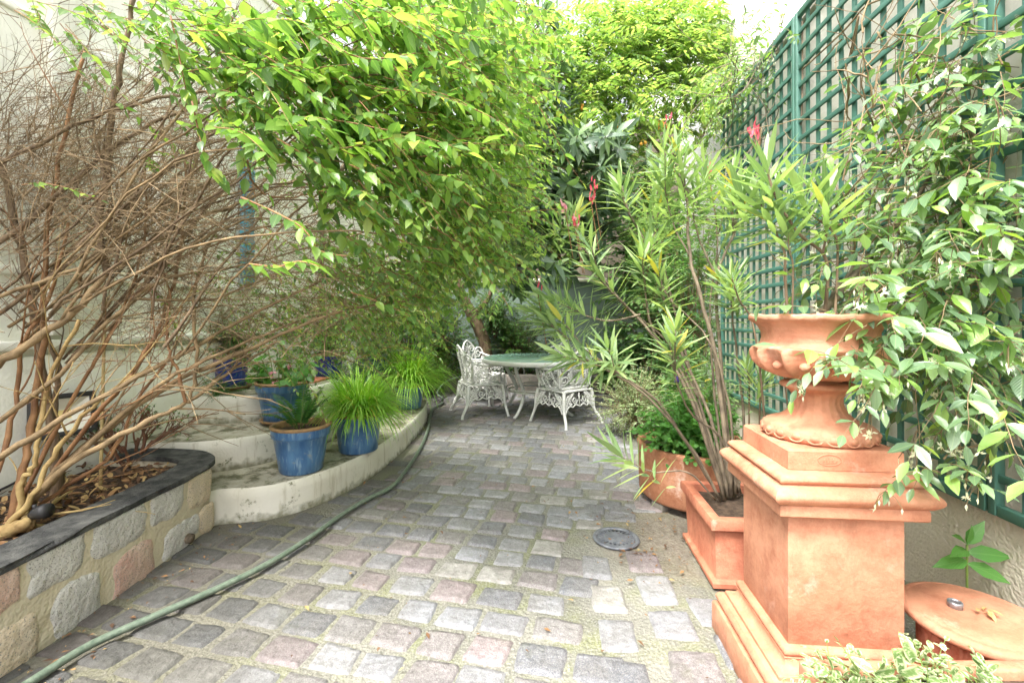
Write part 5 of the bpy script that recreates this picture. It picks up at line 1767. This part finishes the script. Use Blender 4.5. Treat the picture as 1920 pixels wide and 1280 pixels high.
# --- shrubs and ivy at the back ---------------------------------------------
BG = 'shrubs in the bed behind the table'
bushy('evergreen_shrub', 'dark evergreen shrub left of the loquat trunk', 'shrub', Vector((-1.2, 7.7, .1)), .85, 420, .06, .5, M['dark_leaf'], M['bark'], BG, 'small', .3, 1.4, .003, 8)
bushy('evergreen_shrub', 'dense green shrub behind the table, right of the trunk', 'shrub', Vector((.1, 7.95, .2)), .72, 380, .055, .5, M['dark_leaf'], M['bark'], BG, 'small', .25, 1.15, .003, 8)
bushy('evergreen_shrub', 'lighter leaved shrub between loquat trunk and tabletop', 'shrub', Vector((-.3, 8.0, .9)), .6, 260, .06, .5, M['ivy_leaf'], M['bark'], BG, 'small', .25, 1.0, .003, 8)
bushy('evergreen_shrub', 'dark shrub under the grass plant at end of steps', 'shrub', Vector((-1.75, 7.1, .1)), .9, 360, .06, .5, M['fern_leaf'], M['bark'], BG, 'small', .3, 1.35, .003, 8)
bushy('boxwood', 'variegated low bush beside the paving behind the tub', 'shrub', Vector((1.3, 4.75, .0)), .56, 520, .026, .6, M['varieg_leaf'], M['twig'], None, 'small', .2, .85, .002, 9)
bushy('ivy_bank', 'tall leafy climber between oleander and far trellis', 'climber', Vector((2.0, 6.2, .1)), .95, 520, .075, .6, M['ivy_leaf'], M['twig'], None, 'ovate', .35, 1.75, .003, 8)
bushy('ivy_bank', 'leafy climber hugging the far end of the trellis wall', 'climber', Vector((2.12, 5.35, .1)), .72, 380, .06, .6, M['ivy_leaf'], M['twig'], None, 'ovate', .3, 2.3, .003, 8)
bushy('round_leaf_vine', 'round leaved vine on the wall under the wisteria', 'climber', Vector((2.3, 7.6, 1.3)), .9, 330, .1, .85, M['dark_leaf'], M['twig'], None, 'round', .35, 1.5, .003, 5)
bushy('geranium', 'round leaved geranium patch right of the table', 'plant', Vector((1.5, 6.3, .3)), .48, 120, .085, .95, M['ivy_leaf'], M['green_stem'], None, 'round', .2, 1.1, .003, 5)
bushy('young_shrub', 'light green bush at the foot of trellis end', 'shrub', Vector((1.72, 4.3, .15)), .42, 190, .05, .5, M['ivy_leaf'], M['green_stem'], None, 'ovate', .22, 1.2, .002, 7)

# tub plants
bushy('tub_geranium', 'bright small leaved plant filling the round tub', 'pot plant', TUB + Vector((-.12, -.12, .34)), .38, 300, .034, .85, M['big_leaf'], M['green_stem'], None, 'round', .12, .7, .002, 5)
bushy('tub_shrub', 'pale leaved bush standing in the round tub', 'pot plant', TUB + Vector((.08, .05, .36)), .3, 110, .05, .4, M['oleander_leaf'], M['green_stem'], None, 'lance', .2, 1.3, .002, 7)
c = W(1272, 708, 2.9)
fl_ = Leaves('ellip')
for k in range(26):
    fl_.add(c + rv(.012), rv(), rv(), .026, .012, .1)
t = thing('violet_flower', 'single violet flower among the oleander stems', 'flower', c); fl_.build('petals', M['petal_violet'], t)
mb = MB(); mb.tube(smooth_path([c, c + Vector((.02, .05, -.2)), TUB + Vector((-.02, -.02, .37))], 5), .002, 4); mb.build('stem', M['green_stem'], t)


# --- oleanders --------------------------------------------------------------
def tuft(tb2, lb, p, d, L, n, back=.16):
    """whorls of narrow leaves round the end of a stem"""
    d = d.normalized()
    s = d.cross(Vector((.2, .9, .15))).normalized(); b3 = d.cross(s)
    rows = n // 3
    for r in range(rows):
        t = r / max(rows - 1, 1)
        q = p - d * back * t
        e = 1.2 - 1.2 * t ** .75 + R.uniform(-.15, .15)
        for k in range(3):
            a = k * 2.094 + r * 1.05 + R.uniform(-.25, .25)
            ld = (s * math.cos(a) + b3 * math.sin(a)) * math.cos(e) + d * math.sin(e) + Vector((0, 0, -.06 * t))
            l = L * R.uniform(.8, 1.15) * (.65 + .5 * math.sin(PI * min(1, .25 + t * .7)))
            if t > .85 and R.random() < .35:
                continue
            lb.add(q, ld, d + UP * .35 + rv(.15), l, l * R.uniform(.115, .15), R.uniform(-.02, .12))


def buds(fl_b, p, d, n, L=.03, w=.3, spread=.05):
    for k in range(n):
        q = p + d * R.uniform(0, spread) + rv(spread * .5)
        fl_b.add(q, d + rv(.5), rv(), L * R.uniform(.7, 1.2), L * w, .05)


ol = thing('oleander', 'tall oleander with many bare stems in the square planter', 'oleander', SPc + Vector((.05, .05, .28)))
tb2, lb = MB(), Leaves('lance')
OL = [
    ([(1352, 940, 2.36), (1300, 850, 2.32), (1235, 755, 2.3), (1160, 700, 2.3), (1090, 650, 2.3), (1020, 602, 2.3)], .009),
    ([(1350, 935, 2.3), (1290, 830, 2.28), (1210, 740, 2.25), (1130, 690, 2.22), (1085, 668, 2.2)], .008),
    ([(1358, 935, 2.36), (1300, 760, 2.4), (1240, 650, 2.45), (1190, 590, 2.45), (1140, 540, 2.45), (1110, 505, 2.45)], .011),
    ([(1362, 930, 2.4), (1290, 720, 2.45), (1225, 620, 2.5), (1208, 520, 2.5), (1206, 470, 2.5)], .010),
    ([(1366, 930, 2.38), (1330, 780, 2.45), (1270, 640, 2.5), (1215, 470, 2.55), (1180, 400, 2.55), (1165, 350, 2.55)], .011),
    ([(1372, 930, 2.36), (1345, 690, 2.4), (1315, 560, 2.42), (1294, 480, 2.45), (1288, 380, 2.45), (1280, 320, 2.45)], .014),
    ([(1376, 928, 2.4), (1350, 660, 2.45), (1345, 520, 2.5), (1378, 430, 2.5), (1384, 370, 2.5)], .012),
    ([(1345, 520, 2.5), (1320, 470, 2.5), (1300, 400, 2.5), (1312, 350, 2.5)], .007),
    ([(1294, 480, 2.45), (1262, 420, 2.5), (1245, 350, 2.52)], .006),
    ([(1340, 935, 2.2), (1290, 885, 2.15), (1230, 885, 2.1), (1185, 868, 2.08), (1150, 845, 2.06)], .005),
    ([(1380, 925, 2.35), (1370, 780, 2.35), (1330, 640, 2.35), (1255, 560, 2.4), (1235, 510, 2.4)], .008),
    ([(1384, 925, 2.38), (1395, 800, 2.4), (1385, 690, 2.4), (1372, 590, 2.4), (1375, 540, 2.4)], .009),
    ([(1388, 925, 2.3), (1350, 820, 2.25), (1300, 780, 2.2), (1270, 720, 2.15), (1256, 640, 2.15)], .007),
    ([(1200, 590, 2.45), (1130, 600, 2.4), (1065, 575, 2.4)], .006),
    ([(1365, 925, 2.5), (1310, 750, 2.65), (1260, 560, 2.8), (1225, 420, 2.85), (1230, 370, 2.9)], .010),
    ([(1310, 750, 2.65), (1250, 640, 2.7), (1160, 560, 2.75), (1075, 430, 2.8), (1080, 400, 2.8)], .008),
    ([(1370, 925, 2.5), (1345, 780, 2.6), (1330, 600, 2.7), (1345, 450, 2.75), (1330, 340, 2.8)], .009),
]
for wp, r in OL:
    pts = smooth_path([W(*w) for w in wp], 5); pts = [p + rv(.004) for p in pts]
    tb2.tube(pts, taper(len(pts), r, r * .42), 6)
    p, d = along(pts, 1)
    tuft(tb2, lb, p, d, .155, R.choice([33, 39]), .27)
    nb = R.choice([1, 2, 2, 3]) if r > .0055 else 0
    for k in range(nb):
        q, dd = along(pts, R.uniform(.62, .95))
        bl = R.uniform(.12, .28)
        bp = grow(q, dd + rv(.8) + Vector((0, -.1, .3)), bl, 5, .12)
        tb2.tube(bp, taper(6, r * .45, r * .3), 5)
        tuft(tb2, lb, bp[-1], bp[-1] - bp[-2], .145, R.choice([18, 21, 27]), .17)
tb2.build('stems', M['grey_stem'], ol); lb.build('foliage', M['oleander_leaf'], ol)
for (px, py, Y, n, mt_) in ((1112, 362, 2.7, 14, 'petal_red'), (1108, 385, 2.7, 8, 'petal_red'), (1080, 425, 2.7, 14, 'petal_red'), (1059, 397, 2.7, 8, 'petal_pink'), (1077, 424, 2.7, 7, 'petal_pink'), (1007, 548, 2.35, 5, 'petal_red'), (1328, 328, 2.7, 6, 'petal_red'), (1250, 238, 2.6, 5, 'petal_red')):
    fl_ = Leaves('ellip'); tb3 = MB()
    c = W(px, py, Y)
    buds(fl_, c, Vector((R.uniform(-.2, .2), -.2, 1)), n, .034 if mt_ == 'petal_red' else .03, .3 if mt_ == 'petal_red' else .7)
    tb3.tube(smooth_path([c + Vector((0, 0, .02)), c + Vector((.02, 0, -.1)), c + Vector((.05, .0, -.28))], 4), .0022, 4)
    f_ = fl_.build('flower_cluster', M[mt_], ol); tb3.build('flower_stalk', M['orange_stem'], f_, root=ol)

uo = thing('urn_oleander', 'oleander growing out of the urn against the trellis', 'oleander', UC + Vector((0, 0, .37)))
tb2, lb = MB(), Leaves('lance')
UO = [
    ([(1478, 600, 1.62), (1472, 520, 1.63), (1470, 470, 1.64), (1440, 410, 1.66), (1425, 380, 1.68)], .006),
    ([(1485, 600, 1.62), (1487, 500, 1.62), (1480, 470, 1.62), (1475, 420, 1.62)], .004),
    ([(1545, 600, 1.6), (1552, 520, 1.6), (1543, 475, 1.6), (1500, 440, 1.6), (1460, 380, 1.6), (1444, 340, 1.6), (1440, 320, 1.6)], .007),
    ([(1543, 475, 1.6), (1550, 430, 1.6), (1552, 380, 1.6)], .005),
    ([(1565, 600, 1.58), (1570, 500, 1.6), (1565, 440, 1.6), (1520, 400, 1.62), (1500, 360, 1.64)], .005),
    ([(1440, 410, 1.66), (1400, 390, 1.7), (1388, 360, 1.72)], .004),
]
for wp, r in UO:
    pts = smooth_path([W(*w) for w in wp], 5)
    tb2.tube(pts, taper(len(pts), r, r * .55), 6)
    p, d = along(pts, 1)
    tuft(tb2, lb, p, d, .155, R.choice([30, 36]), .17)
tb2.build('stems', M['bark'], uo); lb.build('foliage', M['oleander_leaf'], uo)
fl_ = Leaves('ellip'); c = W(1415, 265, 1.68); buds(fl_, c, Vector((-.1, 0, 1)), 16, .034, .28, .05)
tb3 = MB()
for k in range(5):
    e_ = c + rv(.035) + Vector((0, 0, .03))
    tb3.tube(smooth_path([W(1442, 320, 1.62), W(1425, 290, 1.66), e_], 4), .0018, 4)
f_ = fl_.build('flower_cluster', M['petal_red'], uo); tb3.build('flower_stalk', M['orange_stem'], f_, root=uo)
lb2 = Leaves('lance'); tb3 = MB()
so = thing('small_oleander', 'small oleander shoots rising behind the pedestal', 'oleander', W(1440, 800, 2.2))
for wp in ([(1455, 775, 2.1), (1420, 650, 2.15), (1385, 560, 2.2), (1372, 520, 2.2)], [(1420, 800, 2.2), (1425, 760, 2.2), (1432, 712, 2.2)], [(1400, 820, 2.3), (1405, 740, 2.3), (1400, 690, 2.3)], [(1500, 800, 2.3), (1470, 700, 2.3), (1452, 690, 2.3)]):
    pts = [W(*w) for w in wp]; pts[0].z = .1
    pts = smooth_path(pts, 5); tb3.tube(pts, taper(len(pts), .006, .003), 5)
    tuft(tb3, lb2, pts[-1], pts[-1] - pts[-2], .11, 36, .16)
tb3.build('stems', M['bark'], so); lb2.build('foliage', M['oleander_leaf'], so)

# --- star jasmine on the trellis ---------------------------------------------
ja = thing('star_jasmine', 'star jasmine with glossy leaves and white flowers on trellis', 'climber', (wall_x(1.9) - .2, 1.9, .6))
tb2, lb, fl_ = MB(), Leaves('lance'), Leaves('small')
MK = MB()
for wp, r in (([(1520, 600, 1.62), (1560, 565, 1.65), (1610, 510, 1.72), (1640, 470, 1.8), (1700, 400, 1.85), (1760, 300, 1.85)], .014), ([(1540, 600, 1.62), (1570, 540, 1.7), (1600, 500, 1.75), (1590, 420, 1.9), (1560, 330, 2.0)], .009),
              ([(1800, 560, 1.75), (1860, 470, 1.75), (1880, 380, 1.72), (1840, 280, 1.75), (1780, 200, 1.85)], .010), ([(1920, 520, 1.65), (1860, 440, 1.7), (1760, 420, 1.8), (1700, 330, 1.9), (1640, 290, 2.0)], .007)):
    pts = smooth_path([W(*w) for w in wp], 5); MK.tube([p + rv(.008) for p in pts], taper(len(pts), r, r * .5), 7)


def clampw(p, off=.06):
    p.x = min(p.x, wall_x(p.y) - off)
    return p


def jas(px, py, Y, sx, sy, sY, n, L=.076, fl=.28, ln=.28):
    for k in range(int(n * .56 + .5)):
        p = clampw(W(px + R.gauss(0, sx), py + R.gauss(0, sy), Y + R.gauss(0, sY)), .1)
        d = Vector((R.uniform(-1, .25), R.uniform(-.9, .5), R.uniform(-.7, .5)))
        l = ln * R.uniform(.6, 1.3)
        pts = leafy_twig(tb2, lb, p, d, l, .0016, 4, L * R.uniform(.75, 1.2), .43, .2, .08, .25, .7, .15, .9)
        for q in pts:
            clampw(q)
        if R.random() < fl:
            c, dd = along(pts, R.uniform(.5, 1))
            for j in range(R.choice([3, 4, 5])):
                e_ = c + Vector((R.uniform(-.03, .03), R.uniform(-.03, .03), R.uniform(-.07, -.015)))
                tb2.tube([c, c.lerp(e_, .6) + Vector((0, 0, .01)), e_], .0011, 3, cap=False)
                fl_.add(e_, (0, 0, -1), rv(), .019, .006, 0); fl_.add(e_, (0, 0, -1), rv(), .019, .006, 0)
                for w in range(R.choice([0, 3, 5])):
                    fl_.add(e_ + Vector((0, 0, -.014)), rv() + Vector((0, 0, -.3)), rv(), .016, .007, .1)


for a in ((1880, 80, 1.75, 50, 50, .1, 26), (1800, 130, 1.8, 50, 40, .1, 20), (1730, 190, 1.85, 45, 35, .1, 20), (1860, 200, 1.65, 50, 50, .12, 30), (1660, 260, 1.95, 40, 30, .1, 14), (1760, 280, 1.75, 60, 40, .12, 34), (1870, 320, 1.6, 50, 50, .12, 34), (1600, 330, 2.0, 40, 30, .1, 12), (1700, 370, 1.75, 60, 40, .12, 36), (1800, 410, 1.65, 60, 50, .12, 40), (1890, 450, 1.5, 40, 50, .1, 26), (1640, 430, 1.75, 50, 40, .1, 22), (1720, 480, 1.65, 60, 40, .12, 36), (1820, 530, 1.55, 60, 50, .12, 40), (1650, 540, 1.6, 50, 35, .1, 26), (1740, 580, 1.5, 60, 40, .1, 34), (1850, 620, 1.45, 50, 40, .1, 26), (1660, 620, 1.35, 30, 25, .05, 12), (1730, 670, 1.4, 40, 25, .08, 14), (1830, 700, 1.4, 45, 30, .08, 16), (1780, 640, 1.45, 50, 40, .1, 18)):
    jas(*a)
for (px, py, Y, n) in ((1610, 650, 1.3, 3), (1640, 690, 1.3, 3), (1690, 720, 1.35, 3), (1760, 760, 1.4, 4), (1800, 800, 1.4, 4), (1770, 860, 1.28, 5), (1740, 880, 1.27, 4), (1790, 830, 1.35, 4), (1850, 720, 1.45, 4), (1700, 640, 1.32, 4)):
    jas(px, py, Y, 18, 14, .04, n, .06, .7, .13)
for k in range(170):     # bare woody loops between the leaves
    p = clampw(W(R.uniform(1560, 1930), R.uniform(60, 620), R.uniform(1.6, 1.95)), .05)
    pts = [clampw(q, .03) for q in grow(p, rv(), R.uniform(.2, .55), 8, .4)]
    tb2.tube(pts, taper(9, R.choice([.0018, .0025, .004]), .0013), 4, cap=False)
for wp in ([(1505, 130, 2.9), (1580, 60, 2.5), (1620, 15, 2.35), (1650, 0, 2.3)], [(1590, 120, 2.6), (1610, 30, 2.4), (1600, 90, 2.5), (1585, 130, 2.6)], [(1645, 60, 2.3), (1660, 95, 2.3), (1645, 140, 2.3), (1640, 200, 2.3)]):
    pts = [clampw(q, .02) for q in smooth_path([W(*w) for w in wp], 5)]; tb2.tube(pts, .005, 5)
for wp in ([(1870, 640, 1.5), (1830, 700, 1.45), (1850, 770, 1.45), (1840, 830, 1.42), (1790, 840, 1.38), (1770, 860, 1.3)], [(1900, 600, 1.5), (1860, 720, 1.48), (1880, 760, 1.45), (1850, 800, 1.42)]):
    pts = [clampw(q, .04) for q in smooth_path([W(*w) for w in wp], 5)]; tb2.tube(pts, .0028, 5)
MK.build('trunk', M['grey_stem'], ja); tb2.build('vines', M['twig'], ja); lb.build('foliage', M['jasmine_leaf'], ja, fold=.3); fl_.build('flowers', M['petal_white'], ja)['kind'] = 'stuff'
# thinner jasmine over the top of the far panels
jb = thing('star_jasmine', 'thin jasmine tangle over the top of the far trellis panel', 'climber', (wall_x(3.8) - .1, 3.8, 3.0))
tb2, lb, fl_ = MB(), Leaves('lance'), Leaves('small')
for a in ((1480, 40, 3.4, 30, 25, .1, 20), (1440, 100, 3.7, 35, 30, .15, 26), (1500, 90, 3.2, 20, 30, .1, 10), (1450, 160, 3.7, 30, 25, .15, 22), (1400, 180, 4.0, 25, 25, .15, 20), (1420, 220, 3.8, 25, 25, .1, 14), (1370, 230, 4.3, 18, 18, .1, 10), (1350, 270, 4.4, 15, 18, .1, 8), (1480, 130, 3.4, 20, 20, .1, 8)):
    jas(*a, L=.055, fl=.25, ln=.3)
for k in range(46):
    p = clampw(W(R.uniform(1360, 1510), R.uniform(40, 300), R.uniform(3.2, 4.2)), .05)
    pts = [clampw(q, .03) for q in grow(p, rv(), R.uniform(.3, .8), 8, .35)]; tb2.tube(pts, .003, 4, cap=False)
pts = [clampw(q, .03) for q in smooth_path([W(1508, 40, 3.05), W(1506, 180, 3.05), W(1502, 260, 3.08), W(1500, 400, 3.1), W(1495, 600, 3.1)], 6)]; tb2.tube(pts, .006, 6)
tb2.build('vines', M['grey_stem'], jb); lb.build('foliage', M['jasmine_leaf'], jb); fl_.build('flowers', M['petal_white'], jb)['kind'] = 'stuff'

# --- seedling behind the drum ------------------------------------------------
c = Vector((1.72, 1.72, .0))
t = thing('seedling', 'broad leaved seedling growing between lid stand and wall', 'plant', c)
tb2, lb = MB(), Leaves('ovate')
pts = smooth_path([c, c + Vector((.0, 0, .2)), c + Vector((-.02, -.02, .40))], 5); tb2.tube(pts, .004, 6)
for (dx, dy, dz, z, L) in ((-1, -.1, -.05, .34, .13), (-.6, -.3, .5, .4, .1), (.3, -.1, .55, .4, .11), (1, -.4, .1, .37, .14), (.8, -.5, -.25, .33, .13), (-.8, -.4, .1, .38, .11), (.1, -.3, .9, .4, .08)):
    lb.add(c + Vector((-.015, -.015, z)), (dx, dy, dz), UP * .7 + Vector((0, -.7, 0)) + rv(.3), L, L * .42, .2)
tb2.build('stem', M['green_stem'], t); lb.build('leaves', M['big_leaf'], t)

# --- trailing plants of the near trough ---------------------------------------
t = thing('vinca', 'pale variegated trailing vinca in the near trough', 'pot plant', NPc + Vector((0, 0, .33)))
tb2, lb = MB(), Leaves('ellip')
for k in range(130):
    p = NPc + Vector((R.uniform(-.42, -.05), R.uniform(-.1, .17), .335))
    if p.x > NPc.x + .12 and R.random() < .6:
        continue
    d = Vector((R.uniform(-.8, .6), R.uniform(-.3, .7), R.uniform(.3, 1.0)))
    if k % 3 == 0:
        p.x = NPc.x - R.uniform(.2, .43); d = Vector((R.uniform(-1, 0), R.uniform(0, .5), R.uniform(0, .5)))
    leafy_twig(tb2, lb, p, d, R.uniform(.06, .14), .0016, 5, R.uniform(.020, .034), .6, .2, .15, .1)
for (px, py, Y, L) in ((1715, 1240, 1.12, .062), (1690, 1265, 1.1, .055), (1830, 1262, 1.12, .05), (1640, 1262, 1.1, .05)):
    p = W(px, py, Y)
    for a in range(3):
        lb.add(p, rv() + Vector((0, -.2, .7)), UP * .5 + Vector((0, -1, 0)) + rv(.3), L, L * .48, .2)
tb2.build('stems', M['green_stem'], t); lb.build('foliage', M['varieg_leaf'], t)

# ================================================================== LIGHT, SKY, CAMERA
world = bpy.data.worlds.new('World'); scene.world = world
world.use_nodes = True
wn = world.node_tree
sky = wn.nodes.new('ShaderNodeTexSky'); sky.sky_type = 'NISHITA'; sky.sun_disc = False
EL, AZ = math.radians(60), math.radians(214)      # azimuth from +Y clockwise
sky.sun_elevation = EL; sky.sun_rotation = AZ
sky.air_density = 1.0; sky.dust_density = 6.0; sky.ozone_density = .6
hs_ = wn.nodes.new('ShaderNodeHueSaturation'); hs_.inputs['Saturation'].default_value = .22   # high thin overcast
wn.links.new(sky.outputs['Color'], hs_.inputs['Color']); wn.links.new(hs_.outputs['Color'], wn.nodes['Background'].inputs['Color'])
wn.nodes['Background'].inputs['Strength'].default_value = .15
sun = bpy.data.lights.new('Sun', 'SUN'); sun.energy = 1.15; sun.angle = math.radians(14); sun.color = (1, .96, .9)
so_ = bpy.data.objects.new('Sun', sun); COL.objects.link(so_)
sd_ = Vector((math.sin(AZ) * math.cos(EL), math.cos(AZ) * math.cos(EL), math.sin(EL)))
so_.rotation_euler = (-sd_).to_track_quat('-Z', 'Y').to_euler()

cam = bpy.data.cameras.new('Camera'); co = bpy.data.objects.new('Camera', cam); COL.objects.link(co)
co.location = (0, 0, CAM_H); co.rotation_euler = (PI / 2, 0, 0)
cam.sensor_width = 36; cam.sensor_fit = 'HORIZONTAL'; cam.lens = F / 1920 * 36
cam.shift_y = -(640 - HZ) / 1920
cam.clip_start = .05; cam.clip_end = 500
scene.camera = co
scene.view_settings.view_transform = 'Standard'; scene.view_settings.look = 'None'
scene.view_settings.exposure = EXPOSURE; scene.view_settings.gamma = 1
cy = scene.cycles
cy.max_bounces = 8; cy.diffuse_bounces = 4; cy.glossy_bounces = 3; cy.transmission_bounces = 5; cy.transparent_max_bounces = 4
cy.caustics_reflective = False; cy.caustics_refractive = False
cy.use_denoising = True
cy.use_adaptive_sampling = True; cy.adaptive_threshold = .02
